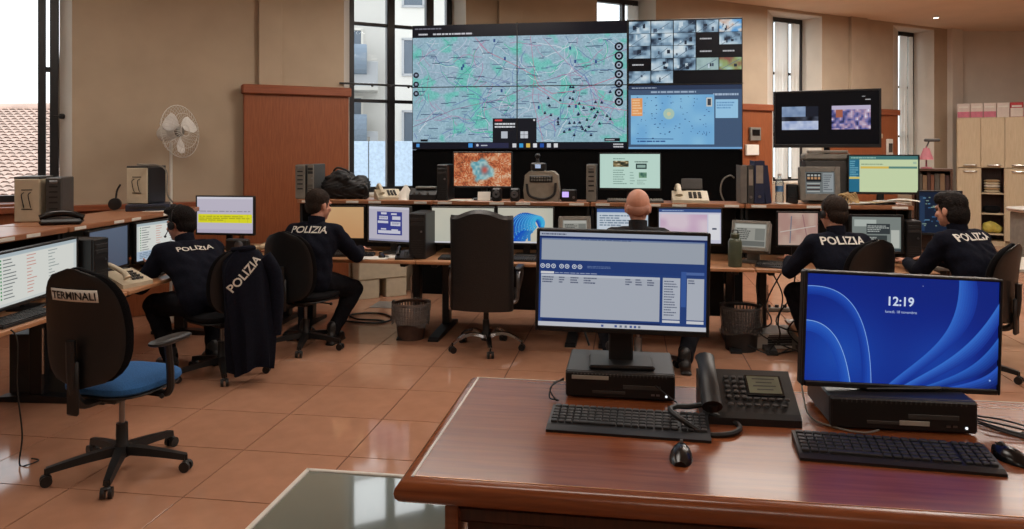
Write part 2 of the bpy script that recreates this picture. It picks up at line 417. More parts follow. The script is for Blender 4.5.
# ---- wood wainscot
def wainscot(n_, a, c, h):
    b = MB(); b.box(((a + c) / 2, -.10, h - .05), (c - a + .04, .12, .10), .012)
    o = struct(b.build('trim_%d' % n_, CHERRYH, smooth=False)); o.matrix_world = WM
    k = max(1, round((c - a) / 1.3)); wd = (c - a) / k
    for q in range(k):
        p = MB(); p.box((a + (q + .5) * wd, -.08, (h - .10) / 2 + .04), (wd - .006, .08, h - .18), .004); p.build('panel', CHERRY, o, smooth=False)
    p = MB(); p.box(((a + c) / 2, -.09, .04), (c - a, .10, .08), .006); p.build('plinth', MAHOGD, o, smooth=False)
wainscot(1, ws(242), ws(346), 2.34); wainscot(2, ws(668), 4.46, 2.34); wainscot(3, 5.75, 7.46, 2.34)
b = MB(); a, c = ws(72), ws(240); b.box(((a + c) / 2, -.06, SILL - .03), (c - a, .12, .06), .008)
tr = struct(b.build('trim_4', CHERRYH, smooth=False)); tr.matrix_world = WM
p = MB(); p.box(((a + c) / 2, -.04, (SILL - .06) / 2), (c - a - .01, .06, SILL - .07), .004); p.build('panel', CHERRY, tr, smooth=False)
a, c = WIN[1][0], WIN[1][1]
b = MB(); b.box(((a + c) / 2, -.06, SILL - .03), (c - a - .01, .12, .06), .008); tr = struct(b.build('trim_5', CHERRYH, smooth=False)); tr.matrix_world = WM
p = MB(); p.box(((a + c) / 2, -.04, (SILL - .06) / 2), (c - a - .01, .06, SILL - .07), .004); p.build('panel', CHERRY, tr, smooth=False)
# ---- windows: dark metal frames, mullions, panes
FR = mat('dark_window_metal', (30, 30, 34), .4, var=.1)
REC = .42
def window(n_, a, c, mulls, rails, fw=.06):
    """a, c outer frame; mulls (x, width); rails heights"""
    b = MB(); y = REC
    for x in (a + fw / 2, c - fw / 2): b.box((x, y, (SILL + HEAD) / 2), (fw, .09, HEAD - SILL), .006)
    for z in (SILL + .045, HEAD - .04): b.box(((a + c) / 2, y, z), (c - a, .09, .085), .006)
    o = struct(b.build('window_%d' % n_, FR, smooth=False)); o.matrix_world = WM
    for x, wd in mulls:
        p = MB(); p.box((x, y - .005, (SILL + HEAD) / 2), (wd, .08, HEAD - SILL - .1), .006); p.build('mullion', FR, o, smooth=False)
    for z in rails:
        p = MB(); p.box(((a + c) / 2, y - .002, z), (c - a - .06, .05, .04), .005); p.build('glazing_bar', FR, o, smooth=False)
    xs = [a + fw] + [x for x, _ in mulls] + [c - fw]; zs = [SILL + .08] + list(rails) + [HEAD - .07]
    for i in range(len(xs) - 1):
        for j in range(len(zs) - 1):
            p = MB(); p.box(((xs[i] + xs[i + 1]) / 2, y + .012, (zs[j] + zs[j + 1]) / 2), (xs[i + 1] - xs[i] - .01, .006, zs[j + 1] - zs[j] - .01)); p.build('pane', GLASS, o, smooth=False)
    p = MB(); p.box(((a + c) / 2, REC / 2, SILL + .012), (c - a, REC - .06, .024), .006); p.build('window_sill', CHERRYH if n_ == 2 else WALLW, o, smooth=False)
    return o
window(1, WIN[0][0] + .02, WIN[0][1] - .02, [(-9.2, .06)], [2.3, 3.2])
w1 = window(2, WIN[1][0] + .02, ws(59, REC), [], [], ws(59, REC) - ws(50, REC))
b = MB()
b.box((ws(42, REC - .05), REC - .05, (SILL + HEAD) / 2), (ws(46, REC) - ws(38, REC), .05, HEAD - SILL - .02), .006); b.box((ws(48, REC), REC - .02, 2.45), (ws(51, REC) - ws(45, REC), .05, .05), .006); b.build('casement_stile', FR, w1, smooth=False)
wB = window(3, ws(347.5, REC), WIN[2][1] - .02, [(ws(390, REC), .10), (ws(429, REC), .10)], [2.24, 3.16], .07)
window(4, WIN[3][0] + .02, WIN[3][1] - .02, [(ws(622, REC), .05)], [2.3, 3.2])
window(5, ws(769, REC), WIN[4][1] - .02, [((ws(769, REC) + WIN[4][1]) / 2, .07)], [1.9, 2.9])
window(6, ws(894, REC), WIN[5][1] - .02, [((ws(894, REC) + WIN[5][1]) / 2, .06)], [1.9, 2.8])
# curtains
def curtain(x0, x1, y, label, cat='curtain', z0=SILL + .06, z1=HEAD - .1):
    n = 40; top = []; bot = []; mb = MB(); rings = []
    for k in range(7):
        z = z0 + (z1 - z0) * k / 6; rings.append([(x0 + (x1 - x0) * i / n + .006 * math.sin(i * .7 + k), y + .018 * math.sin(i * 2 * PI / 6.3 + .2 * k) + .008 * math.sin(i * 1.7), z) for i in range(n + 1)])
    mb.loft(rings, cap=False, closed=False)
    o = tag(mb.build('curtain', CURT), label, cat, 'sheer white window curtains'); o.matrix_world = WM
    return centre_origin(o)
m5 = (ws(769, REC) + WIN[4][1]) / 2; m6 = (ws(894, REC) + WIN[5][1]) / 2; m4 = ws(622, REC)
curtain(ws(769, REC) + .05, m5 - .05, REC - .09, 'white sheer curtain on left half of window behind wall television')
curtain(m5 + .05, WIN[4][1] - .16, REC - .09, 'white sheer curtain on right half of window behind wall television')
curtain(ws(894, REC) + .05, m6 - .04, REC - .09, 'white sheer curtain on left half of window nearest maple cupboard')
curtain(m6 + .04, WIN[5][1] - .14, REC - .09, 'white sheer curtain on right half of window nearest maple cupboard')
curtain(m4 + .04, WIN[3][1] - .06, REC - .09, 'white sheer curtain in window above camera grid of video wall')
# cord and latch beside the left window, tie rod across the middle window
c = ws(66, REC - .1)
b = MB(); b.tube([(c - .045, REC - .07, 3.8), (c - .04, REC - .06, 3.0), (c - .06, REC - .07, 2.2), (c - .05, REC - .07, 1.5), (c - .045, REC - .07, 1.2)], .008)
t = tag(b.build('blind_cord', GREYP), 'thin grey blind cord hanging beside left bright window', 'cord'); t.matrix_world = WM; centre_origin(t)
b = MB(); b.box((c - .03, .20, 1.98), (.05, .04, .05), .01); b.cyl((c - .03, .2, 1.98), (c - .10, .2, 1.98), .009)
t = tag(b.build('window_catch', BLACKM), 'small black catch on reveal of left bright window', 'catch'); t.matrix_world = WM; centre_origin(t)
b = MB(); b.cyl((WIN[2][0] - .06, -.03, 2.40), (WIN[2][1] + .06, -.03, 2.40), .012)
for k in range(6): b.ball((WIN[2][0] + .1 + k * .22, -.03, 2.388), .016, 8, 6)
t = tag(b.build('tie_rod', BLACKM), 'thin black rod running across window left of video wall', 'rod'); t.matrix_world = WM; centre_origin(t)
# ---- other walls, ceiling
def wallbox(name, R0, F0, R1, F1, m):
    p0, p1 = cw(R0, F0), cw(R1, F1); d = p1 - p0; b = MB(); b.box((d.length / 2, 0, CEIL / 2), (d.length, .2, CEIL))
    o = struct(b.build(name, m, smooth=False)); o.location = p0; o.rotation_euler = (0, 0, math.atan2(d.y, d.x)); return o
wend = wallbox('wall_end', 8.2, 14.25, 11.6, 14.2, WALLW)
wallbox('wall_right', 11.5, 14.2, 11.5, -5, WALLP)
wallbox('wall_rear', 11.5, -5, -9.2, -5, WALLP)
wallbox('wall_left', -9.2, -5, -9.2, 4.6, WALLP)
b = MB(); b.box((9.2, -.05, CEIL / 2), (.32, .10, CEIL), .004); o = b.build('pilaster', WALLW, wall, smooth=False)
b = MB(); b.prism([(p.x, p.y) for p in ROOM], CEIL, CEIL + .10, 'z'); ceil = struct(b.build('ceiling', CEILM, smooth=False))
# shallow dropped soffit with a curved edge
pts = []
for k in range(13):
    t = k / 12; R = 2.5 + 9.0 * t; F = 11.2 - 1.9 * (2 * t - 1) ** 2 + 2.4 * t
    p = cw(R, F - 2.2); pts.append((p.x, p.y))
q = [cw(11.5, 2), cw(2.5, 2)]
b = MB(); b.prism(pts + [(p.x, p.y) for p in q], CEIL - .10, CEIL + .02, 'z'); o = b.build('soffit', CEILM, ceil, smooth=False)
# ---- ceiling lights (fluorescent troughs in two rows and their lamps, some added as fill)
DIFF = emis('lamp_diffuser', (255, 240, 220), 2.5)
k = 0
LW, LD = 1.60, .80
LL = [(2.5, 8.0, 'before the video wall, first from the right wall of windows'), (5.3, 7.7, 'above the far right officer'), (-.5, 7.0, 'above the executive chair'), (-3.6, 5.4, 'above the headset officer'), (2.75, 5.0, 'above the bald man and bin'), (5.9, 4.6, 'right of the lock screen monitor'), (-.5, 3.0, 'above the side table'), (-4.0, 1.6, 'above the left window side, near the camera'), (3.0, 1.0, 'above the mahogany desk'), (5.0, 10.2, 'added out of view above the wall television to brighten the right wall'), (8.0, 10.2, 'added out of view in front of the maple cupboard to brighten the right wall'), (7.2, .8, 'far right, near the camera'), (.5, -2.2, 'behind the camera, middle'), (-5, -2.2, 'behind the camera, left'), (6, -2.4, 'behind the camera, right')]  # the two farthest troughs are unseen, added to brighten the right wall
for (R, F, wh) in LL:
    p = cw(R, F); zc = CEIL - (.0 if F > 10 else .30)
    t = thing('ceiling_light', 'white hanging light trough ' + wh, 'ceiling light', (p.x, p.y, zc - .09), 0, 'ceiling lights above the desks')
    b = MB()
    for sx in (-1, 1): b.box((sx * LW / 2, 0, .045), (.03, LD + .03, .09), .004)
    for sy in (-1, 1): b.box((0, sy * LD / 2, .045), (LW, .03, .09), .004)
    b.box((0, 0, .084), (LW, LD, .012)); b.build('housing', WHITEP, t, smooth=False)
    b = MB(); b.box((0, 0, .02), (LW - .04, LD - .04, .012), .003); b.build('diffuser', DIFF, t, smooth=False)
    L = bpy.data.lights.new('ceiling_lamp', 'AREA'); L.shape = 'RECTANGLE'; L.size = LW - .1; L.size_y = LD - .1; L.energy = LAMP_POWER * (2.8 if F > 10 else .45 if (R < -3 or F < 4) else 1); L.color = (1, .95, .89)
    lo = bpy.data.objects.new('lamp', L); COL.objects.link(lo); lo.location = (0, 0, .005); lo.parent = t
    if F > 10: continue
    L2 = L.copy(); L2.energy = L.energy * .45; lo = bpy.data.objects.new('ceiling_fill', L2); COL.objects.link(lo); lo.location = (0, 0, .10); lo.rotation_euler = (PI, 0, 0); lo.parent = t  # upward lamp added to brighten the ceiling; troughs hang lower for it
    for sx in (-1, 1): b = MB(); b.cyl((sx * LW * .4, 0, .09), (sx * LW * .4, 0, .39), .006, n=6); b.build('hanger', STEEL, t)
    k += 1
b = MB(); b.lathe([(.03, 0), (.07, .004), (.075, .03), (.03, .035)], 18)
b = MB(); b.box((0, 40, -7.1), (120, 60, .2)); o = struct(b.build('ground_outside', mat('pale_bounce_ground', (170, 168, 162), .9), smooth=False))  # unseen ground, added pale to bounce light onto the houses
# ---- outside: pale apartment block beyond the middle window
FAC = mat('pale_render', (200, 197, 192), .9, var=.05, scale=.6); FAC2 = mat('grey_balcony_front', (176, 178, 182), .8, var=.06, scale=1)
PANE = mat('dark_window_pane', (92, 104, 118), .15, var=.2, scale=1); AWN = mat('slate_awning', (124, 138, 154), .8); FENCE = mat('pale_blue_sheeting', (176, 194, 214), .7)
def bframe(R, F, rz):
    p = cw(R, F); return (p.x, p.y, 0), YAW + rz
loc, rz = bframe(-8.6, 28, .18)
bl = thing('apartment_building', 'pale apartment block with stacked balconies seen through middle window', 'building', loc, rz)
b = MB(); b.box((2.2, 4.2, .2), (8.6, 8, 14.6)); b.build('wall', FAC, bl, smooth=False)
for k in range(-2, 3):
    z = -1.2 + 2.55 * k
    b = MB(); b.box((1.3, -.35, z), (4.6, 1.2, .16), .01); b.build('balcony_slab', FAC, bl, smooth=False)
    b = MB(); b.box((1.3, -.92, z + .52), (4.6, .06, .92), .01); b.build('balcony_front', FAC2, bl, smooth=False)
    for x in (-.6, 1.0, 2.6):
        b = MB()
        for sx in (-1, 1): b.box((x + sx * .42, .17, z + 1.25), (.08, .1, 2.1))
        b.box((x, .17, z + 2.3), (.92, .1, .08)); b.box((x, .17, z + .2), (.92, .1, .08)); f = b.build('window', WHITEP, bl, smooth=False)
        b = MB(); b.box((x, .19, z + 1.25), (.8, .04, 2.0)); b.build('pane', PANE, f, smooth=False)
for z in (2.4, 4.95):
    b = MB(); b.loft([[(x, -.95 - .5 * math.sin(a) * .6, z + .55 * math.cos(a) * 1.0) for a in [PI * i / 8 for i in range(9)]] + [(x, -.9, z - .5), (x, -.2, z - .5), (x, -.2, z + .5)] for x in (2.0, 3.2)]); b.build('awning', AWN, bl, smooth=False)
loc, rz = bframe(-3.05, 20, .05)
b2 = thing('white_house', 'white rendered house wall with small windows seen beside video wall', 'building', loc, rz)
b = MB(); b.box((1.9, 2.5, .0), (4.0, 5, 13.6)); b.build('wall', mat('white_render', (214, 211, 206), .9, var=.03, scale=.7), b2, smooth=False)
b = MB(); b.box((1.9, 2.3, 6.9), (4.4, 5.6, .22), .03); b.build('roof', FAC2, b2, smooth=False)
for (x, z) in ((.45, 2.2), (.45, 4.1), (1.6, 2.2), (1.6, 4.1), (2.8, 2.2), (2.8, 4.1), (.45, 5.9), (1.6, 5.9)):
    b = MB()
    for sx in (-1, 1): b.box((x + sx * .27, -.01, z), (.06, .06, .95))
    for sz in (-1, 1): b.box((x, -.01, z + sz * .47), (.6, .06, .06))
    f = b.build('window', FAC2, b2, smooth=False); b = MB(); b.box((x, 0, z), (.5, .03, .9)); b.build('pane', PANE, f, smooth=False)
loc, rz = bframe(-4.6, 17, .1)
fe = thing('site_fence', 'pale blue sheeted fence outside beneath the white house', 'fence', loc, rz)
for k in range(8):
    b = MB(); b.box((k * .55, 0, .2), (.53, .04, 3.3), .008); b.build('panel', FENCE, fe, smooth=False)
    b = MB(); b.cyl((k * .55 + .27, .06, -1.4), (k * .55 + .27, .06, 1.95), .03); b.build('post', GREYP, fe)
# ---- outside: tiled roof beyond the left window
ROOF = mat('pale_roof_tiles', (206, 178, 164), .85, var=.12, scale=2.0)  # pale red tile colour, varied at random
p = cw(-15.5, 14.5); rh = thing('tiled_roof_house', 'neighbouring house with pale red tiled roof outside left window', 'building', (p.x, p.y, 0), YAW - .05)
b = MB(); b.box((2.6, 3.4, -3.2), (7.2, 6.5, 7.2)); b.build('wall', FAC, rh, smooth=False)
tm = MB(); SL = math.atan2(2.15, 6.0); n = 0
rows, cols = 30, 34; ln = math.hypot(2.15, 6.0) / rows
for r in range(rows):
    for c in range(cols):
        x = -1.0 + c * .21; d0 = r * ln
        y = d0 * math.cos(SL); z = .6 + d0 * math.sin(SL)
        ring = lambda yy, zz: [(x + .1 * math.cos(a), yy, zz + .045 * math.sin(a)) for a in (0, PI / 3, 2 * PI / 3, PI)]
        tm.loft([ring(y, z + .03), ring(y + ln * 1.05 * math.cos(SL), z + ln * 1.05 * math.sin(SL))], cap=False, closed=False)
o = tm.build('roof_tiles', ROOF, rh, smooth=False); o['kind'] = 'stuff'
b = MB(); b.M = Matrix.Translation((2.6, 3.0, .6 + 1.03)) @ Matrix.Rotation(SL, 4, 'X'); b.box((0, 0, -.02), (7.2, 6.4, .06)); b.build('roof', ROOF, rh, smooth=False)
b = MB(); b.cyl((-1.2, 6.0, 2.78), (6.2, 6.0, 2.78), .13); b.build('ridge', ROOF, rh)
# ================================================================== BUILDERS
DARKP = mat('charcoal_plastic', (36, 35, 35), .5)
def monitor(name, label, loc, rz, w_, h_, cz, pic, cat='monitor', bez=.012, chin=.02, tilt=0., stand='plate', group=None, mats=(BLACK, BLACKM), depth=.035, col_w=.06, base=(.24, .17)):
    """flat monitor; loc at the foot, cz = height of the screen's middle above it; faces local -y"""
    t = thing(name, label, cat, loc, rz, group)
    M = Matrix.Translation((0, 0, cz)) @ Matrix.Rotation(tilt, 4, 'X')
    W, H = w_ + 2 * bez, h_ + bez + chin; oz = (bez - chin) / 2
    b = MB(); b.M = M; b.box((0, depth / 2 + .004, oz), (W, depth, H), .006); b.box((0, depth + .018, 0), (W * .6, .04, H * .6), .015); b.build('casing', mats[0], t, smooth=False)
    b = MB(); b.M = M
    for sx in (-1, 1): b.box((sx * (W / 2 - bez / 2), 0, oz), (bez, .014, H), .003)
    b.box((0, 0, H / 2 + oz - bez / 2), (W - 2 * bez, .014, bez), .003); b.box((0, 0, -H / 2 + oz + chin / 2), (W - 2 * bez, .014, chin), .003)
    b.build('bezel', mats[0], t, smooth=False)
    p = pic(w_, h_) if callable(pic) else pic
    p.build(M @ Matrix.Translation((0, .0025, 0)), t)
    if stand:
        by = depth + .05
        b = MB(); b.box((0, by, cz / 2), (col_w, .03, cz), .006); b.box((0, by - .02, cz), (col_w * 1.3, .05, .1), .008); b.build('stand_column', mats[1], t, smooth=False)
        b = MB(); b.box((0, by - .02, .008), (base[0], base[1], .016), .006); b.build('stand_base', mats[1], t, smooth=False)
    return t
def keyboard(name, label, loc, rz, w_=.45, d_=.15, m=BLACK, km=None, group=None, cat='keyboard', rest=.0):
    t = thing(name, label, cat, loc, rz, group)
    b = MB(); D = d_ + rest
    prof = [(-D / 2, 0), (D / 2, 0), (D / 2, .026), (-d_ / 2 + (d_ - D) / 2 + rest, .014), (-D / 2, .008)]
    b.prism([(y, z) for y, z in prof], -w_ / 2, w_ / 2, 'x'); b.build('body', m, t, smooth=False)
    k = MB(); y0 = -D / 2 + rest + .008; rows = 6; dy = (d_ - .016) / rows
    blocks = [(-w_ / 2 + .008, w_ * .16 + .0), (w_ * .165, w_ * .31), (w_ * .325, w_ / 2 - .008)]
    for r in range(rows):
        y = y0 + (r + .5) * dy + (.004 if r == rows - 1 else 0); z = .0165 + .0115 * (r + .5) / rows
        for bi, (a, c) in enumerate(blocks):
            n = (14, 3, 4)[bi]; dx = (c - a) / n; i = 0
            while i < n:
                sp = 6 if (r == 0 and bi == 0 and i == 3) else 1
                k.box((a + (i + sp / 2) * dx, y, z), (dx * sp - .003, dy - .003, .009), .002); i += sp
    o = k.build('keys', km or BLACK, t, smooth=False, stuff=True)
    return t
def mouse(label, loc, rz, m=BLACKG, group=None, pad=False):
    t = thing('computer_mouse', label, 'mouse', loc, rz, group)
    b = MB(); rings = []
    for k in range(8):
        f = k / 7; y = -.055 + .11 * f; wd = .032 * math.sqrt(max(.05, 1 - (2 * f - .95) ** 2 * .85)); hh = .008 + .028 * math.sin(PI * min(1, .12 + .8 * (1 - f) * .9 + .1)) 
        rings.append([(wd * math.cos(a), y, max(0, hh * math.sin(a)) + .001) for a in [PI * i / 8 for i in range(9)]] + [(-wd * .9, y, 0), (wd * .9, y, 0)])
    b.loft(rings); b.build('shell', m, t)
    b = MB(); b.cyl((-.004, .03, .034), (.004, .03, .034), .009, n=10); b.build('wheel', DGREY, t)
    b = MB(); b.box((0, .018, .0335), (.0015, .06, .004)); b.build('button_gap', DGREY, t, smooth=False)
    return t
def tower_pc(label, loc, rz, w_, h_, d_, m=BLACK, front=None, style=0, group=None, name='desktop_computer'):
    """standing computer case, front towards local -y"""
    t = thing(name, label, 'computer', loc, rz, group)
    b = MB(); b.box((0, .006, h_ / 2), (w_, d_ - .012, h_), .005); b.build('case', m, t, smooth=False)
    f = front or m
    b = MB(); b.box((0, -d_ / 2 + .004, h_ / 2), (w_ * .98, .016, h_ * .98), .005); fr = b.build('front_panel', f, t, smooth=False)
    if style == 0:
        for z in (.86, .76):
            b = MB(); b.box((0, -d_ / 2 - .005, h_ * z), (w_ * .8, .006, h_ * .075), .002); b.build('drive_bay', DARKP, fr, smooth=False)
        b = MB(); b.cyl((w_ * .25, -d_ / 2 - .002, h_ * .6), (w_ * .25, -d_ / 2 - .009, h_ * .6), .009); b.build('power_button', STEEL, fr)
        b = MB()
        for k in range(7): b.box((0, -d_ / 2 - .004, h_ * (.1 + .05 * k)), (w_ * .7, .005, h_ * .018))
        b.build('vent_slots', DARKP, fr, smooth=False, stuff=True)
    elif style == 1:
        b = MB()
        for x in (-.12, .14): b.tube([(w_ * x, -d_ / 2 - .004, h_ * .68), (w_ * x - .008, -d_ / 2 - .025, h_ * .62), (w_ * x + .004, -d_ / 2 - .025, h_ * .4), (w_ * x, -d_ / 2 - .004, h_ * .34)], .0035)
        b.build('handle', BLACK, fr)
        b = MB()
        for z in (.74, .30): b.box((0, -d_ / 2 - .005, h_ * z), (w_ * .42, .005, .007))
        b.build('vent_slots', BLACK, fr, smooth=False, stuff=True)
        b = MB(); b.box((0, .0, h_ + .004), (w_ * 1.02, d_, .02), .004); b.build('lid', DGREY, t, smooth=False)
    else:
        b = MB()
        for z in (.8, .68, .56, .44, .3): b.box((0, -d_ / 2 - .005, h_ * z), (w_ * .55, .005, .012))
        b.build('vent_slots', BLACK, fr, smooth=False, stuff=True)
        b = MB(); b.box((0, -d_ / 2 - .006, h_ * .9), (w_ * .5, .006, .02), .002); b.build('drive_bay', STEEL, fr, smooth=False)
    return t
def flat_pc(label, loc, rz, w_, h_, d_, sticker):
    t = thing('desktop_computer', label, 'computer', loc, rz)
    b = MB(); b.box((0, .004, h_ / 2 + .006), (w_, d_ - .008, h_ - .012), .005); b.build('case', mat('pc_case', (44, 44, 46), .4), t, smooth=False)
    b = MB(); b.box((0, -d_ / 2 + .004, h_ / 2 + .002), (w_ * .995, .02, h_ - .006), .006); fr = b.build('front_panel', BLACK, t, smooth=False)
    for sx in (-1, 1):
        for sy in (-1, 1):
            b = MB(); b.cyl((sx * w_ * .42, sy * d_ * .4, 0), (sx * w_ * .42, sy * d_ * .4, .007), .014); b.build('foot', RUBBER, t)
    b = MB()
    for k in range(26): b.box((-w_ * .42 + k * w_ * .84 / 25, -d_ / 2 - .006, h_ * .90), (.004, .004, h_ * .09))
    b.build('vent_slots', DGREY, fr, smooth=False, stuff=True)
    x, z, sw, sh = sticker
    b = MB(); b.box((x, -d_ / 2 - .0075, z), (sw, .003, sh), .0008); b.build('label_plate', mat('aluminium_sticker', (170, 166, 156), .4, var=.08), fr, smooth=False)
    b = MB(); b.box((-w_ * .1, -d_ / 2 - .006, h_ * .28), (w_ * .3, .003, .01), .001); b.box((w_ * .2, -d_ / 2 - .006, h_ * .5), (w_ * .34, .003, .014), .001); b.build('drive_bay', DGREY, fr, smooth=False)
    b = MB(); b.cyl((w_ * .42, -d_ / 2 - .005, h_ * .22), (w_ * .42, -d_ / 2 - .008, h_ * .22), .004, n=10); b.build('power_led', emis('white_led' + str(len(MATS)), (225, 235, 240), 1.2), fr)
    for k in (0, 1):
        b = MB(); b.box((w_ * (.30 + .045 * k), -d_ / 2 - .006, h_ * .25), (.012, .003, .006)); b.build('usb_port', STEEL, fr, smooth=False)
    return t
def desk_phone(label, loc, rz, m=CREAM, s=1., group=None, dark=DGREY):
    t = thing('desk_phone', label, 'telephone', loc, rz, group)
    b = MB(); b.prism([(-.10 * s, 0), (.10 * s, 0), (.10 * s, .075 * s), (.06 * s, .08 * s), (-.10 * s, .022 * s)], -.10 * s, .10 * s, 'x'); b.build('base', m, t, smooth=False)
    b = MB(); b.tube([(-.065 * s, -.09 * s, .055 * s), (-.065 * s, -.06 * s, .085 * s), (-.065 * s, .05 * s, .118 * s), (-.065 * s, .09 * s, .095 * s)], lambda f: s * (.022 - .008 * math.sin(PI * f)), 10); b.build('handset', m, t)
    b = MB()
    for i in range(3):
        for j in range(4): b.box((s * (.0 + i * .026), s * (-.065 + j * .026), s * (.022 + .058 * (.035 + j * .026) / .16 + .006)), (.018 * s, .016 * s, .012 * s), .002)
    b.build('keypad', dark, t, smooth=False, stuff=True)
    b = MB(); b.box((.03 * s, .065 * s, .079 * s), (.10 * s, .03 * s, .006), .001, RX(.38)); b.build('display', DGREY, t, smooth=False)
    return t
def star_base(t, r, m, wm, z=.075, arch=.02, castor_r=.027, rot=0., thick=.022, h_hub=.10):
    for k in range(5):
        a = rot + 2 * PI * k / 5; c, s = math.cos(a), math.sin(a); b = MB()
        rings = []
        for q in range(6):
            f = q / 5; x = .03 + (r - .03) * f; zz = z + .035 * (1 - f) + arch * math.sin(PI * f); wd = .03 - .012 * f; th = thick * (1 - .35 * f)
            rings.append([(x * c - y * s, x * s + y * c, zz + dz) for y, dz in ((-wd, -th), (wd, -th), (wd * .8, th), (-wd * .8, th))])
        b.loft(rings); b.build('base_arm', m, t, smooth=False)
        b = MB(); cx, cy = r * c, r * s; px_, py_ = -s, c
        for e in (-1, 1): b.cyl((cx + e * px_ * .008, cy + e * py_ * .008, castor_r), (cx + e * px_ * .026, cy + e * py_ * .026, castor_r), castor_r, n=14)
        b.box((cx, cy, castor_r * 1.75), (.035, .04, .02), .008, RZ(a)); b.cyl((cx, cy, castor_r * 1.6), (cx, cy, z + .01), .008)
        b.build('castor', wm, t)
    b = MB(); b.lathe([(.02, z - .005), (.042, z), (.042, z + .05), (.03, z + .07), (.028, z + .07 + h_hub)], 16); b.build('hub', m if m != CHROME else BLACK, t)
def cushion(b, c, d, bulge=.35, n=18, rows=7, rot=None, corner=3.2):
    """superellipse pad; thin axis z"""
    L = Matrix.Translation(c) @ (rot.to_4x4() if rot is not None else Matrix.Identity(4)); rings = []
    for k in range(rows):
        t = -1 + 2 * k / (rows - 1); sc = (1 - abs(t) ** 3.2 * .30); z = t * d[2] / 2; ring = []
        for i in range(28):
            a = 2 * PI * i / 28; ca, sa = math.cos(a), math.sin(a)
            ring.append(tuple(L @ Vector((d[0] / 2 * sc * math.copysign(abs(ca) ** (2 / corner), ca), d[1] / 2 * sc * math.copysign(abs(sa) ** (2 / corner), sa), z))))
        rings.append(ring)
    b.loft(rings)
def task_chair(label, loc, rz, seat_m=FABK, back_m=FABK, seat_h=.47, back_h=1.0, back_w=.44, arms=True, oval=True, group=None, base_rot=.3, r=.30, metal=BLACK, back_lo=.07):
    """swivel chair facing local +y"""
    t = thing('office_chair', label, 'chair', loc, rz, group)
    star_base(t, r, metal, BLACK, rot=base_rot, arch=.004)
    b = MB(); b.cyl((0, 0, .2), (0, 0, seat_h - .09), .014); b.build('gas_lift', STEEL, t)
    b = MB(); b.box((0, -.02, seat_h - .075), (.20, .26, .05), .012); b.cyl((.08, 0, seat_h - .08), (.25, .0, seat_h - .085), .006); b.ball((.25, 0, seat_h - .085), .013, 8, 6); b.build('mechanism', BLACK, t, smooth=False)
    b = MB(); cushion(b, (0, .02, seat_h - .022), (.48, .47, .075)); b.build('seat', seat_m, t)
    b = MB(); cushion(b, (0, .02, seat_h - .055), (.46, .45, .03)); b.build('seat_shell', BLACK, t)
    # curved back pad and shell
    z0, z1 = seat_h + back_lo, back_h
    for nm, m, off, th, sc in (('backrest', back_m, 0, .06, 1.), ('back_shell', BLACK, -.04, .02, .97)):
        b = MB(); rings = []; N = 17
        for k in range(N):
            f = k / (N - 1); z = z0 + (z1 - z0) * f
            u = 2 * f - 1
            wd = back_w / 2 * sc * ((1 - abs(u) ** 3.6) ** .5 * (1.0 if u < 0 else 1 - .10 * u)) if oval else back_w / 2 * sc * (1 - abs(u) ** 7) ** .5 * (1 - .06 * u)
            wd = max(wd, .02); yb = -.235 - .05 * f + .03 * math.sin(PI * f * .9) + off; tt = th * (1 - .6 * abs(u) ** 4)
            ring = []
            for i in range(20):
                a = 2 * PI * i / 20; x = wd * math.copysign(abs(math.cos(a)) ** .7, math.cos(a)); y = tt / 2 * math.copysign(abs(math.sin(a)) ** .8, math.sin(a))
                ring.append((x, yb + y + .35 * x * x / back_w, z))
            rings.append(ring)
        b.loft(rings); b.build(nm, m, t)
    b = MB(); b.tube([(0, -.10, seat_h - .08), (0, -.25, seat_h - .07), (0, -.305, seat_h + .05), (0, -.315, seat_h + .25)], .022, 8); b.box((0, -.30, seat_h + .02), (.07, .025, .26), .01); b.build('back_support', BLACK, t)
    if arms:
        for sx in (-1, 1):
            b = MB(); b.tube([(sx * .16, .02, seat_h - .075), (sx * .27, .02, seat_h - .07), (sx * .285, .02, seat_h + .02), (sx * .285, .0, seat_h + .19)], .019, 8); b.build('arm_post', BLACK, t)
            b = MB(); cushion(b, (sx * .285, .02, seat_h + .20), (.085, .27, .032)); b.build('armrest', BLACK, t)
    return t
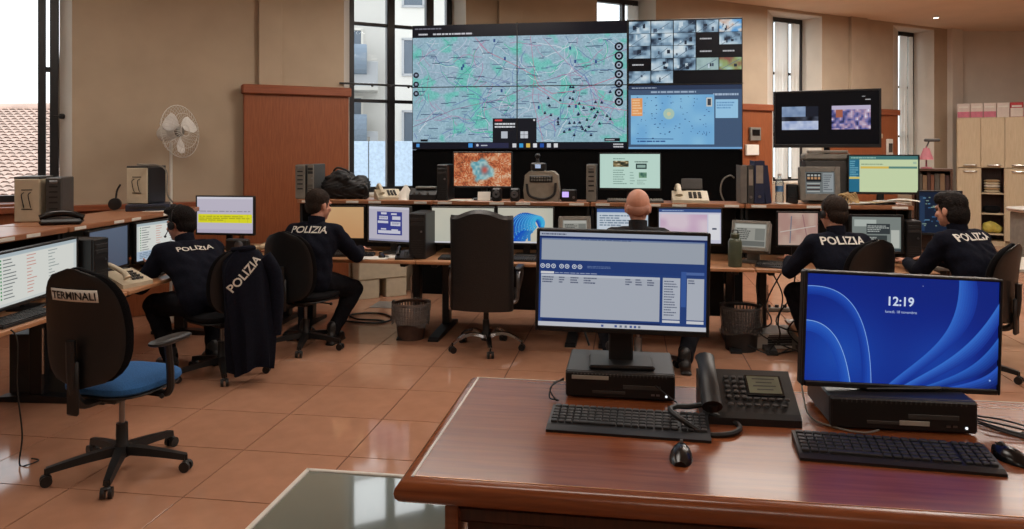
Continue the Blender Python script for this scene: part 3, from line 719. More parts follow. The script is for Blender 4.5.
def desk_unit(label, loc, rz, w_, d_=.9, h_=.70, shelf_h=1.18, shelf_y=.55, shelf_d=.36, group=None, panel=True, strips=True, top_m=None, feet=True, edge=.03):
    """worktop with front edge on local y = 0, going back to y = d_; a raised shelf at the back"""
    t = thing('desk', label, 'desk', loc, rz, group)
    b = MB(); b.box((0, d_ / 2, h_ - edge / 2), (w_ - .006, d_, edge), .006); b.build('worktop', top_m or DESKW, t, smooth=False)
    if shelf_h:
        b = MB(); b.box((0, shelf_y + shelf_d / 2, shelf_h - .019), (w_ - .006, shelf_d, .038), .005); sh = b.build('shelf', SHELFW, t, smooth=False)
        if strips:
            n = max(2, int(w_ / .22))
            for k in range(n):
                if k % 3 == 1: continue
                b = MB(); b.box((-w_ / 2 + (k + .5) * w_ / n, shelf_y - .002, shelf_h - .019), (w_ / n * .55, .004, .022), .001); b.build('label_strip', PAPER, sh, smooth=False)
        for sx in (-1, 1):
            b = MB(); b.box((sx * (w_ / 2 - .02), shelf_y + shelf_d / 2 + .02, (h_ + shelf_h) / 2 - .018), (.03, shelf_d - .06, shelf_h - h_ - .036), .004); b.build('shelf_support', BLACK, t, smooth=False)
        b = MB(); b.box((0, shelf_y + shelf_d - .02, (h_ + shelf_h) / 2 - .02), (w_ - .08, .02, shelf_h - h_ - .04)); b.build('back_panel', BLACK, t, smooth=False)
    for sx in (-1, 1):
        x = sx * (w_ / 2 - .14)
        b = MB(); b.box((x, d_ * .62, (h_ - edge) / 2 + .02), (.07, .10, h_ - edge - .05), .01); b.box((x, d_ * .5, h_ - edge - .02), (.05, d_ * .8, .035), .006)
        b.build('leg', BLACKM, t, smooth=False)
        b = MB(); b.box((x - sx * .04, d_ * .62 - .06, .34), (.012, .012, .30)); b.build('leg_trim', CHROME, t, smooth=False)
        b = MB(); b.prism([(.05, 0), (d_ * .92, 0), (d_ * .92, .03), (d_ * .62, .05), (.09, .03), (.05, .015)], x - .045, x + .045, 'x'); b.build('foot', BLACKM, t, smooth=False)
    if panel:
        b = MB(); b.box((0, d_ - .05, h_ * .55), (w_ - .1, .02, h_ * .72), .003); b.build('modesty_panel', BLACK, t, smooth=False)
    return t
def sheet(label, loc, rz, w_, d_, m=PAPER, n=1, name='paper_sheet', group=None, cat='paper'):
    b = MB()
    for k in range(n): b.box((random.uniform(-.006, .006), random.uniform(-.006, .006), .0007 + k * .0014), (w_, d_, .0012), rot=RZ(random.uniform(-.06, .06) if n > 1 else 0))
    o = tag(b.build(name, m, smooth=False), label, cat, group); o.location = loc; o.rotation_euler = (0, 0, rz); return o
def cable(name, label, pts, r=.004, m=RUBBER, group=None):
    b = MB(); b.tube(pts, r, 7, 8); o = tag(b.build(name, m), label, 'cable', group); return centre_origin(o)
# ---------------------------------------------------------------- people
def ik(a, c, l1, l2, pole):
    a, c, pole = Vector(a), Vector(c), Vector(pole); d = c - a; L = min(d.length, (l1 + l2) * .999); u = d.normalized()
    x = (l1 * l1 - l2 * l2 + L * L) / (2 * L); h = math.sqrt(max(0, l1 * l1 - x * x)); p = (pole - u * pole.dot(u)).normalized()
    return a + u * x + p * h, a + u * L
def remesh(mb, name, m, parent, vox, sm=4, fn=None):
    me = mb.mesh(name, m); o = bpy.data.objects.new(name, me); COL.objects.link(o)
    r = o.modifiers.new('r', 'REMESH'); r.mode = 'VOXEL'; r.voxel_size = vox
    s = o.modifiers.new('s', 'SMOOTH'); s.factor = .6; s.iterations = sm
    dg = bpy.context.evaluated_depsgraph_get(); ne = bpy.data.meshes.new_from_object(o.evaluated_get(dg)); o.modifiers.clear()
    ne.name = name; o.data = ne; bpy.data.meshes.remove(me); ne.materials.clear(); ne.materials.append(m)
    if fn:
        v = np.zeros(len(ne.vertices) * 3); ne.vertices.foreach_get('co', v); nn = np.zeros(len(v)); ne.vertices.foreach_get('normal', nn)
        v = v.reshape(-1, 3); nn = nn.reshape(-1, 3); v += nn * fn(v)[:, None]; ne.vertices.foreach_set('co', v.ravel())
    ne.shade_smooth(); o.parent = parent; return o
def folds(amp, s=1.):
    def f(v):
        return amp * (np.sin(v[:, 2] * 62 * s + 9 * np.sin(v[:, 0] * 9) + 5 * v[:, 1]) * .5 + np.sin(v[:, 0] * 47 * s + v[:, 2] * 31 + 6 * np.sin(v[:, 1] * 11)) * .5)
    return f
def hand(b, wr, fw, side, palm_dn, curl=.5, spread=.012, s=1.):
    """palm and five bent fingers from the wrist along fw; side = thumb side, palm_dn = palm normal"""
    fw = Vector(fw).normalized(); pd = Vector(palm_dn); pd = (pd - fw * pd.dot(fw)).normalized(); sd = fw.cross(pd) * side
    wr = Vector(wr); k0 = wr + fw * .085 * s
    for j in (-1, -.33, .33, 1): b.capsule(wr + sd * j * .016 * s, .017 * s, k0 + sd * j * .030 * s, .0125 * s, 10)
    for j, ln in ((1, .072), (.34, .08), (-.34, .075), (-1, .058)):
        p = k0 + sd * j * (.030 + spread * .3) * s; d = fw.copy(); r = .0095 * s
        for q in range(3):
            d = (d + pd * curl * .55).normalized(); e = p + d * ln * s * (.45, .32, .25)[q]; b.capsule(p, r, e, r * .9, 9); p = e; r *= .9
    p = wr + fw * .025 * s + sd * .022 * s; d = (fw * .6 + sd * .75 + pd * .25).normalized()
    for q, l in enumerate((.045, .035, .028)):
        e = p + d * l * s; b.capsule(p, .0125 * s * (1 - .12 * q), e, .011 * s * (1 - .12 * q), 9); p = e; d = (d + fw * .5 + pd * .15).normalized()
def person(label, loc, rz, lean=.25, hl=None, hr=None, fl=(-.16, .42), fr=(.16, .42), seat=.47, head_yaw=0., head_pitch=0., hair='short', hair_m=HAIRD, twist=0., letters='POLIZIA', letter_h=.05, letter_dz=0., headset=None, top=NAVY, s=1., knees=None, skin=SKIN, torso_l=.50, collar=True, hs_=1.09, letter_w=.32):
    """seated figure facing local +y; origin on the floor under the hips"""
    t = thing('person', label, 'person', loc, rz)
    hip = Vector((0, -.02, seat + .10)); sp = Vector((0, math.sin(lean), math.cos(lean))); T3 = Matrix.Rotation(twist, 3, 'Z')
    mid = hip + sp * torso_l * .5 + Vector((0, -.03, 0)); nb = hip + sp * torso_l + Vector((0, .02, 0))
    hd = Vector((0, math.sin(lean * .5 + .12), math.cos(lean * .5 + .12))); neck = nb + hd * .07; hc = nb + hd * .175 + Vector((0, .015, 0))
    across = T3 @ Vector((1, 0, 0))
    sh = {-1: nb - sp * .055 - across * .185, 1: nb - sp * .055 + across * .185}
    if hl is None: hl = (-.22, .5, .75)
    if hr is None: hr = (.22, .5, .75)
    arms = {}
    for sd, h in ((-1, hl), (1, hr)):
        el, wr = ik(sh[sd], h, .29, .26, (sd * .7, -.5, -.8)); arms[sd] = (el, wr)
    legs = {}
    for sd, f in ((-1, fl), (1, fr)):
        hp = hip + Vector((sd * .095, .03, -.015)); ank = Vector((f[0], f[1], .095)); kn, ank = ik(hp, ank, .43, .42, (sd * .25, .6, .8)); legs[sd] = (hp, kn, ank)
    HR = Matrix.Rotation(head_yaw, 3, 'Z') @ Matrix.Rotation(head_pitch, 3, 'X')
    def torso(b, e):
        for sd in (-1, 1):
            h0 = hip + Vector((sd * .075, 0, 0)); b.capsule(h0, .115 + e, mid + across * sd * .075, .108 + e); b.capsule(mid + across * sd * .075, .108 + e, sh[sd] - across * sd * .065 - sp * .04, .098 + e)
            b.capsule(nb - sp * .02, .052 + e * .8, sh[sd], .066 + e)
        b.capsule(hip, .115 + e, mid + Vector((0, .01, 0)), .112 + e); b.capsule(mid, .112 + e, nb - sp * .09, .10 + e)
    def arm(b, e, cuff=1.):
        for sd in (-1, 1):
            el, wr = arms[sd]; b.capsule(sh[sd], .062 + e, el, .046 + e); b.capsule(el, .046 + e, wr - (wr - el) * (1 - cuff), .031 + e)
    def leg(b, e, cuff=1.):
        for sd in (-1, 1):
            hp, kn, an = legs[sd]; b.capsule(hp, .092 + e, kn, .062 + e); b.capsule(kn, .060 + e, kn + (an - kn) * .35 + Vector((0, -.012, 0)), .056 + e); b.capsule(kn + (an - kn) * .3, .052 + e, an, .038 + e)
    # body: one continuous skin
    b = MB(); torso(b, 0); arm(b, 0); leg(b, 0); b.capsule(nb - hd * .03, .056, neck + hd * .03, .052)
    def H(x, y, z): return tuple(hc + HR @ (Vector((x, y, z)) * hs_))
    def hball(b, p, r, n, m): b.ball(H(*p), tuple(q * hs_ for q in r) if hasattr(r, '__len__') else r * hs_, n, m, HR)
    hball(b, (0, -.012, .035), (.076, .096, .088), 18, 12); hball(b, (0, .03, -.03), (.060, .066, .078), 16, 10); hball(b, (0, .058, -.082), (.034, .030, .028), 12, 8)
    b.capsule(H(0, .088, .012), .010, H(0, .108, -.028), .015, 10); hball(b, (0, .085, .030), (.045, .018, .014), 12, 7); hball(b, (0, .088, -.058), (.024, .012, .011), 10, 6)
    for sd in (-1, 1):
        hball(b, (sd * .078, -.004, -.005), (.010, .021, .033), 10, 8); hball(b, (sd * .040, .068, -.02), (.022, .02, .02), 10, 7)
        el, wr = arms[sd]; hand(b, wr, (wr - el), -sd, (0, .25, -1), .35)
        an = legs[sd][2]; b.capsule(an, .04, an + Vector((sd * .01, .10, -.05)), .035)
    remesh(b, 'body', skin, t, .0068, 3)
    for sd in (-1, 1):
        e = MB(); e.ball(H(sd * .032, .081, .012), .0115, 10, 8); e.build('eye', mat('eye', (40, 34, 32), .2), t)
    # clothing
    b = MB(); torso(b, .018); arm(b, .016, .93)
    b.box(tuple(hip + Vector((0, .0, .0))), (.31, .24, .16), .05)
    jk = remesh(b, 'jacket', top, t, .0125, 5, folds(.004))
    b = MB(); b.ball(tuple(hip + Vector((0, 0, -.02))), (.175, .14, .11)); leg(b, .02, .97); remesh(b, 'trousers', NAVY2, t, .0125, 4, folds(.004))
    if collar:
        b = MB(); rings = []
        for (rr, hh) in ((.066, -.045), (.071, .0), (.070, .045), (.060, .046), (.058, 0)):
            c = nb + hd * (.035 + hh); q = hd.to_track_quat('Z', 'Y').to_matrix(); rings.append([tuple(c + q @ Vector((rr * math.cos(a), rr * math.sin(a), 0))) for a in [2 * PI * i / 20 for i in range(20)]])
        b.loft(rings, cap=False); b.build('collar', top, t)
    for sd in (-1, 1):
        an = legs[sd][2]; b = MB(); b.capsule(an + Vector((0, -.035, -.035)), .047, an + Vector((sd * .015, .13, -.052)), .042); b.box(tuple(an + Vector((sd * .008, .05, -.085))), (.088, .27, .02), .008); b.capsule(an + Vector((0, 0, .05)), .05, an + Vector((0, -.01, -.03)), .05)
        remesh(b, 'shoe', LEATH, t, .011, 3)
    # hair
    if hair != 'bald':
        b = MB(); vv = []
        hball(b, (0, -.020, .052), (.086, .100, .086), 18, 12); hball(b, (0, -.052, .0), (.076, .062, .075), 16, 10)
        if hair == 'quiff': hball(b, (0, .068, .106), (.062, .052, .03), 14, 8); hball(b, (0, .02, .105), (.07, .08, .04), 14, 8)
        if hair == 'long': hball(b, (0, -.05, -.02), (.088, .07, .105), 14, 8); hball(b, (0, .02, .085), (.085, .085, .06), 14, 8)
        for sd in (-1, 1): b.capsule(H(sd * .072, .018, .02), .012, H(sd * .073, .016, -.012), .008)
        ho = remesh(b, 'hair', hair_m, t, .0085, 2, lambda v: .0025 * np.sin(v[:, 0] * 310 + 20 * np.sin(v[:, 2] * 60)))
        # trim the hair where the face is
        bm = bmesh.new(); bm.from_mesh(ho.data); inv = HR.transposed()
        def face(v):
            q = inv @ (v.co - hc); return q.y > .052 and q.z < .055 and abs(q.x) < .066 + .02 * (q.z > .0)
        bmesh.ops.delete(bm, geom=[v for v in bm.verts if face(v)], context='VERTS'); bm.to_mesh(ho.data); bm.free(); ho.data.shade_smooth()
    else:
        b = MB()
        for sd in (-1, 1): hball(b, (sd * .052, -.03, -.012), (.028, .065, .038), 14, 8)
        hball(b, (0, -.068, -.016), (.06, .038, .042), 14, 8); remesh(b, 'hair', HAIRS, t, .008, 3)
    # lettering pressed onto the back of the jacket
    if letters:
        bv = BVHTree.FromPolygons([v.co for v in jk.data.vertices], [p.vertices for p in jk.data.polygons])
        v, f = text_geo(letters, True); wv = letter_w / (v[:, 0].max() - v[:, 0].min()); o0 = nb - sp * (.155 + letter_dz); nrm = -(T3 @ sp.cross(Vector((1, 0, 0)))).normalized()
        nrm = (T3 @ Vector((0, -math.cos(lean), math.sin(lean)))).normalized(); vs = []
        for p in v:
            q = o0 + across * p[0] * wv + sp * p[1] * letter_h + nrm * .4
            hit = bv.ray_cast(q, -nrm)
            vs.append(tuple(hit[0] + nrm * .006) if hit[0] else tuple(q - nrm * .27))
        b = MB(); b.add(vs, f); b.build('back_lettering', LETTER, t, smooth=False)
    if headset:
        hs = thing('headset', headset, 'headset', loc, rz); b = MB()
        b.tube([H(.088 * math.cos(a), -.005, .02 + .135 * math.sin(a) * (.9)) for a in [PI * i / 10 for i in range(11)]], .006, 8, 3); b.build('headband', BLACK, hs)
        for sd in (-1, 1):
            b = MB(); b.lathe([(.012, 0), (.030, .004), (.032, .018), (.024, .024)], 14, H(sd * .082, -.004, .0), HR @ RY(sd * PI / 2)); b.build('ear_cup', BLACK, hs)
        b = MB(); b.tube([H(-.098, .01, -.015), H(-.092, .05, -.055), H(-.055, .098, -.07)], .0035, 6, 5); hball(b, (-.05, .102, -.07), .009, 8, 6); b.build('microphone_boom', BLACK, hs)
    return t
# ================================================================== FOREGROUND DESK
DH = .80
dk = thing('executive_desk', 'polished mahogany desk with rounded edge in the foreground', 'desk', (.9, 2.35, 0))
XL, XR, YF, YB = -.565 - .9, 2.4 - .9, 1.915 - 2.35, 2.79 - 2.35
b = MB()
prof = [(0, 0)] + [(.035 * math.sin(PI * k / 8), -.0325 + .0325 * math.cos(PI * k / 8)) for k in range(1, 8)] + [(0, -.065)]
def edge_loft(o): return [[(XL - dx_, YB, DH + z) for dx_, z in prof], [(XL - dx_, YF - dx_, DH + z) for dx_, z in prof], [(XR + dx_, YF - dx_, DH + z) for dx_, z in prof], [(XR + dx_, YB, DH + z) for dx_, z in prof]]
b.box(((XL + XR) / 2, (YF + YB) / 2, DH - .0325), (XR - XL, YB - YF, .065)); b.build('desktop', MAHOG, dk, smooth=False)
b = MB(); b.loft(edge_loft(0)); b.build('rounded_edge', MAHOG, dk)
b = MB(); b.box((XL + .006, (YF + YB) / 2, DH + .0006), (.007, YB - YF, .0015)); b.build('edge_inlay', WHITEP, dk, smooth=False)
b = MB(); b.box(((XL + XR) / 2, YF + .004, DH + .0006), (XR - XL, .0035, .0015)); b.build('edge_inlay', mat('brass_line', (206, 150, 104), .3, .3), dk, smooth=False)
b = MB(); b.box(((XL + XR) / 2, YB - .003, DH + .0006), (XR - XL, .004, .0015)); b.build('edge_inlay', WHITEP, dk, smooth=False)
b = MB(); b.box((XL + .10, 0, (DH - .065) / 2), (.035, .80, DH - .065), .004); b.build('side_panel', MAHOG, dk, smooth=False)
b = MB(); b.box((XR - .10, 0, (DH - .065) / 2), (.035, .80, DH - .065), .004); b.build('side_panel', MAHOG, dk, smooth=False)
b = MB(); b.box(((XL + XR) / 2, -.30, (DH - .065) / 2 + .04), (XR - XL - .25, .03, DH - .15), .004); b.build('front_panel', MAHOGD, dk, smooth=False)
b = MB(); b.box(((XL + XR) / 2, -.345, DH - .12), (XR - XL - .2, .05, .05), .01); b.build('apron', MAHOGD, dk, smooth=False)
# glass topped side table
gt = thing('side_table', 'low table with grey-green glass top beside mahogany desk', 'table', (-.86, 2.1, 0))
GG = mat('grey_green_glass', (112, 120, 113), .03, var=.05, scale=2, spec=1.0, coat=1.0)
b = MB(); b.box((0, 0, .435), (.666, 1.216, .012), .002); b.build('glass_top', GG, gt, smooth=False)
b = MB()
for sx in (-1, 1): b.box((sx * .342, 0, .434), (.018, 1.25, .026), .003)
for sy in (-1, 1): b.box((0, sy * .617, .434), (.70, .018, .026), .003)
b.build('rim', WHITEP, gt, smooth=False)
for sx in (-1, 1):
    for sy in (-1, 1):
        b = MB(); b.box((sx * .31, sy * .58, .21), (.04, .04, .42), .004); b.build('leg', ALU, gt, smooth=False)
b = MB(); b.box((0, 0, .12), (.60, 1.14, .016), .003); b.build('lower_shelf', GG, gt, smooth=False)
# ---- left computer, monitor
BLU = (40, 66, 124); NAVYB = (30, 48, 98); PALE = (176, 182, 196)
def pic_dispatch(w_, h_):
    p = Pic(w_, h_); p.rect(0, 0, 1, 1, BLU); p.rect(0, .955, 1, 1, (170, 178, 196)); p.words(.01, .962, .16, .99, 1, (90, 96, 120), 1); p.rect(0, .935, 1, .955, NAVYB)
    p.rect(.012, .70, .985, .93, (160, 168, 180)); p.rect(.012, .915, .985, .93, (120, 136, 168)); p.words(.25, .917, .55, .929, 1, (70, 84, 120), 1)
    p.rect(0, .575, 1, .69, (38, 62, 120))
    for x in (.02, .052, .086, .135, .168, .212, .246):
        p.disc(x, .635, .014, (206, 212, 224)); p.disc(x, .635, .0095, (40, 62, 118)); p.rect(x - .004, .628, x + .005, .645, (190, 198, 214))
    p.words(.29, .62, .43, .65, 2, (96, 116, 160), 1)
    p.rect(.01, .555, .09, .578, (214, 214, 218)); p.words(.095, .558, .35, .574, 1, (150, 160, 186), 1)
    p.rect(.012, .085, .725, .55, (172, 178, 190)); p.rect(.012, .525, .725, .55, (188, 194, 206))
    for (a, c) in ((.02, .10), (.12, .16), (.19, .24), (.27, .36), (.52, .56), (.58, .62), (.65, .70)): p.words(a, .455, c, .53, 3, (84, 92, 116), .7)
    p.rect(.742, .115, .845, .55, (180, 186, 198)); p.words(.75, .15, .83, .53, 14, (86, 94, 118), .6, .4); p.rect(.742, .08, .845, .105, (206, 208, 214))
    p.rect(.885, .115, .985, .55, (176, 182, 194)); p.words(.892, .49, .95, .54, 2, (86, 94, 118), .7); p.rect(.885, .075, .985, .105, (206, 208, 214)); p.rect(.88, .585, .985, .615, (80, 106, 164)); p.rect(.85, .25, .88, .62, (58, 90, 156))
    p.poly([(.02, .05), (.5, .05), (.2, .075), (.02, .075)], (30, 46, 92)); p.poly([(.35, .05), (.73, .05), (.73, .07), (.5, .07)], (30, 46, 92))
    p.rect(0, 0, 1, .045, (196, 198, 206))
    for x in (.38, .46, .49, .52, .55, .575, .6): p.rect(x, .01, x + .014, .034, random.choice([(70, 90, 150), (110, 120, 140), (60, 70, 96)]))
    return p
def roll(t, a, cz):
    R = Matrix.Translation((0, 0, cz)) @ Matrix.Rotation(a, 4, 'Y') @ Matrix.Translation((0, 0, -cz))
    for c in t.children:
        if c.name.split('.')[0] in ('casing', 'bezel', 'screen'): c.data.transform(R)
PC1 = PH(620, 392, DH); PC1 = Vector((PC1.x, PC1.y + .06, DH))
flat_pc('flat black desktop computer under the monitor showing the dispatch list', PC1, .0, .37, .092, .29, (-.10, .074, .125, .013))
m1p = PZ(622, 281, 2.62)
t = monitor('computer_monitor', 'black monitor showing blue and white dispatch list, left on mahogany desk', (m1p.x, m1p.y, DH + .092), .06, .572, .325, m1p.z - DH - .092, pic_dispatch, bez=.011, chin=.018, col_w=.085, base=(.225, .15), tilt=-.02)
roll(t, .02, m1p.z - DH - .092)
b = MB(); b.box((0, .066, .12), (.034, .004, .012), .001); b.build('badge', mat('grey_badge', (120, 120, 122), .4), t, smooth=False)
b = MB(); b.ball((.262, -.006, m1p.z - DH - .092 - .179), .003, 8, 6); b.build('power_led', emis('led', (230, 235, 240), 1.0), t)
# ---- right computer, monitor with lock screen
def pic_lock(w_, h_):
    p = Pic(w_, h_); ny, nx = 45, 80; Y, X = np.mgrid[0:ny, 0:nx]; x = (X + .5) / nx; y = 1 - (Y + .5) / ny
    t = np.clip(.30 + .45 * np.exp(-((x - .18) ** 2 / .06 + (y - .25) ** 2 / .18)) + .35 * np.exp(-((x - .72) ** 2 / .05 + (y - .2) ** 2 / .12)) - .30 * np.exp(-((x - .98) ** 2 / .01 + (y - .05) ** 2 / .1)), 0, 1)
    base = cmix(t, [(0, (14, 24, 80)), (.35, (20, 42, 138)), (.7, (28, 70, 172)), (1, (60, 116, 206))])
    p.img(0, 0, 1, 1, base)
    def bez_(a, b_, c, d, n=24): return [((1 - s) ** 3 * a[0] + 3 * (1 - s) ** 2 * s * b_[0] + 3 * (1 - s) * s * s * c[0] + s ** 3 * d[0], (1 - s) ** 3 * a[1] + 3 * (1 - s) ** 2 * s * b_[1] + 3 * (1 - s) * s * s * c[1] + s ** 3 * d[1]) for s in [i / n for i in range(n + 1)]]
    def ribbon(c0, c1, k, ca, cb):
        for q in range(k):
            f0, f1 = q / k, (q + 1) / k; p.k += 1
            for i in range(len(c0) - 1):
                mixp = lambda f, j: (c0[j][0] * (1 - f) + c1[j][0] * f, c0[j][1] * (1 - f) + c1[j][1] * f)
                p.poly([mixp(f0, i), mixp(f0, i + 1), mixp(f1, i + 1), mixp(f1, i)], tuple(ca[z] * (1 - f0) + cb[z] * f0 for z in range(3)), False)
    A = bez_((0, .88), (.16, .90), (.33, .80), (.35, 0)); B_ = bez_((0, .56), (.12, .56), (.20, .4), (.24, 0))
    ribbon(A, bez_((0, .80), (.14, .82), (.30, .7), (.30, 0)), 5, (36, 84, 190), (20, 50, 150)); p.line(A, .0022, (130, 170, 236))
    ribbon(B_, bez_((0, .46), (.10, .46), (.15, .3), (.19, 0)), 5, (44, 98, 200), (26, 66, 172)); p.line(B_, .0022, (140, 180, 240))
    C1 = bez_((.44, 0), (.62, .30), (.80, .45), (.79, 1)); C2 = bez_((.50, 0), (.72, .30), (.93, .55), (.88, 1))
    ribbon(C1, C2, 8, (52, 108, 208), (22, 50, 152))
    D1 = bez_((.52, 0), (.72, .22), (.86, .35), (1, .80)); D2 = bez_((.60, 0), (.78, .18), (.90, .25), (1, .60))
    ribbon(D1, D2, 6, (56, 114, 212), (22, 48, 146)); E1 = bez_((.63, 0), (.8, .12), (.9, .2), (1, .48)); E2 = bez_((.72, 0), (.85, .08), (.93, .12), (1, .28)); ribbon(E1, E2, 6, (46, 102, 200), (18, 42, 130))
    F1 = bez_((.75, 0), (.86, .05), (.95, .1), (1, .22)); F2 = bez_((.95, 0), (.97, .02), (.99, .03), (1, .05)); ribbon(F1, F2, 5, (44, 92, 196), (12, 30, 100))
    p.text('12:19', .49, .735, .085, (214, 226, 250), True); p.text('lunedì, 18 novembre', .49, .665, .026, (190, 206, 240))
    p.disc(.96, .08, .005, (150, 180, 240)); p.disc(.6, .93, .002, (200, 214, 250))
    return p
PC2 = PH(902, 432, DH); PC2 = Vector((PC2.x, PC2.y + .14, DH))
flat_pc('flat black desktop computer under the monitor with the blue lock screen', PC2, .02, .42, .10, .28, (.03, .030, .085, .014))
m2p = PZ(902, 331, 2.37)
t = monitor('computer_monitor', 'black monitor with blue lock screen reading 12:19 on mahogany desk', (m2p.x, m2p.y, DH + .10), .15, .600, .332, m2p.z - DH - .10, pic_lock, bez=.009, chin=.017, col_w=.10, base=(.24, .16), tilt=-.03)
roll(t, .048, m2p.z - DH - .10)
b = MB(); b.ball((.285, -.008, m2p.z - DH - .10 - .176 - .014), .003, 8, 6); b.build('power_led', MATS['led'], t)
# ---- keyboards, mice
KEYM = mat('worn_black_keys', (40, 40, 42), .5, var=.25, scale=60)
k1 = PH(628, 427, DH); keyboard('keyboard', 'black keyboard in front of the dispatch list monitor', k1, -.035, .485, .14, BLACK, KEYM, rest=.035)
k2 = PH(893, 457, DH); keyboard('keyboard', 'black keyboard in front of the blue lock screen monitor', k2, -.06, .51, .14, BLACK, KEYM, rest=.02)
ms1 = PH(681, 459, DH); mouse('black mouse lying before the desk phone', ms1, -.1)
ms2 = PH(1012, 461, DH); mouse('black mouse at the right end of mahogany desk', ms2, .55)
# ---- office phone with display
pp = PH(752, 425, DH); pp = Vector((pp.x, pp.y + .10, DH))
ph = thing('desk_phone', 'black office phone with grey display and upright handset on mahogany desk', 'telephone', pp, .02)
SLP = math.atan2(.095, .22)
b = MB(); b.prism([(-.11, 0), (.10, 0), (.10, .105), (.085, .118), (-.09, .034), (-.11, .022)], -.15, .145, 'x'); b.build('base', BLACK, ph, smooth=False)
PM = Matrix.Translation((0, -.002, .0765)) @ Matrix.Rotation(SLP + .035, 4, 'X')
b = MB(); b.M = PM; b.box((.055, .02, .003), (.115, .092, .008), .002); b.build('display_frame', BLACKG, ph, smooth=False)
b = MB(); b.M = PM; b.box((.055, .02, .0075), (.10, .078, .003), .001); b.build('display', mat('lcd_grey', (112, 116, 96), .3, var=.08), ph, smooth=False)
b = MB(); b.M = PM
for i in range(4): b.box((.055, .045 - i * .016, .0094), (.07 - .02 * (i % 2), .004, .0008))
b.build('display_text', DGREY, ph, smooth=False)
b = MB(); b.M = PM
for j in range(5):
    for i in range(3): b.box((-.062 + i * .024, .052 - j * .022, .006), (.016, .013, .009), .003)
for i in range(6): b.box((.0 + i * .023, -.042, .006), (.016, .009, .008), .002)
for i in range(7): b.box((-.06 + i * .027, -.068, .005), (.018, .008, .006), .002)
b.build('keypad', mat('phone_keys', (66, 64, 64), .5), ph, smooth=False, stuff=True)
for y in (.055, -.055): b = MB(); b.M = PM; b.box((-.115, y, .008), (.05, .05, .016), .008); b.build('cradle', BLACK, ph, smooth=False)
b = MB(); b.M = PM @ Matrix.Translation((-.124, -.02, .024)) @ Matrix.Rotation(-.06, 4, 'Y')
rings = []
for k in range(13):
    f = k / 12; y = -.10 + .225 * f; arch = .028 * math.sin(PI * f); wd = .026 + .006 * abs(2 * f - 1) ** 2; th = .012 + .012 * abs(2 * f - 1) ** 3
    rings.append([(wd * math.cos(a), y, arch + .014 + th * math.sin(a)) for a in [2 * PI * i / 12 for i in range(12)]])
b.loft(rings)
for y in (-.08, .10): b.cyl((0, y, -.004), (0, y, .02), .024, .026)
b.build('handset', BLACK, ph)
z0 = DH + .008; hp = Vector((pp.x - .13, pp.y - .10, DH))
cable('phone_cord', 'thick black phone cord looping round to the mouse', [hp + Vector(q) for q in ((.0, .0, .03), (.075, -.005, .008), (.085, -.06, .008), (.05, -.11, .008), (-.02, -.12, .008), (-.09, -.10, .04), (-.12, -.05, .05), (-.10, .0, .045), (-.06, .02, .04), (-.02, .015, .05))], .0085)
cable('computer_cable', 'thin black cable rising behind the dispatch list computer', [PC1 + Vector(q) for q in ((-.12, .17, .10), (-.15, .20, .20), (-.11, .17, .27), (-.06, .13, .31))], .004)
cable('computer_cable', 'thin black cable looping left of the dispatch list keyboard', [PC1 + Vector(q) for q in ((-.19, -.145, .06), (-.225, -.16, .05), (-.235, -.19, .012), (-.205, -.20, .008), (-.21, -.235, .02), (-.23, -.21, .05), (-.19, -.16, .07))], .0025)
cable('computer_cable', 'thin black mouse cable from the front of dispatch list computer', [PC1 + Vector(q) for q in ((.12, -.152, .055), (.17, -.20, .03), (.185, -.26, .035), (.165, -.34, .035), (.17, -.40, .012), (.18, -.43, .02))], .0025)
cable('computer_cable', 'thin pale cable curling left of the lock screen computer', [PC2 + Vector(q) for q in ((-.24, .10, .10), (-.255, .0, .06), (-.25, -.08, .012), (-.19, -.15, .006), (-.12, -.18, .006), (-.08, -.19, .02))], .003, GREYP)
for k in range(3):
    cable('computer_cable', ('upper', 'middle', 'lower')[k] + ' of three dark cables right of the lock screen computer', [PC2 + Vector(q) for q in ((.20, .06, .02), (.26, .03 - .03 * k, .008), (.33, .0 - .06 * k, .008), (.38, -.06 - .05 * k, .008), (.33, -.12 - .02 * k, .008), (.25, -.05 - .04 * k, .008 + .008 * k))], .003)
# ================================================================== VIDEO WALL
VY = 8.46; VX0, VX1 = -2.477, 1.20; VZ0, VZ1 = 1.652, 3.08
vw = thing('video_wall', 'large black video wall with city map, camera grid and small map', 'video wall', ((VX0 + VX1) / 2, VY, 0))
VWd = VX1 - VX0; pw = VWd / 3; phh = (VZ1 - VZ0) / 2
for i in range(3):
    for j in range(2):
        b = MB(); b.box((-VWd / 2 + (i + .5) * pw, .06, VZ0 + (j + .5) * phh), (pw - .002, .11, phh - .002), .003); b.build('display_panel', BLACK, vw, smooth=False)
b = MB(); b.box((0, .14, VZ0 / 2), (VWd, .26, VZ0 - .002), .004); b.build('base_cladding', mat('matt_black_cladding', (7, 7, 8), .9, var=.1, spec=.1), vw, smooth=False)
b = MB(); b.box((0, .19, (VZ0 + VZ1) / 2 - .05), (VWd - .02, .14, VZ1 - VZ0 - .02), .02); b.build('rear_frame', BLACKM, vw, smooth=False)
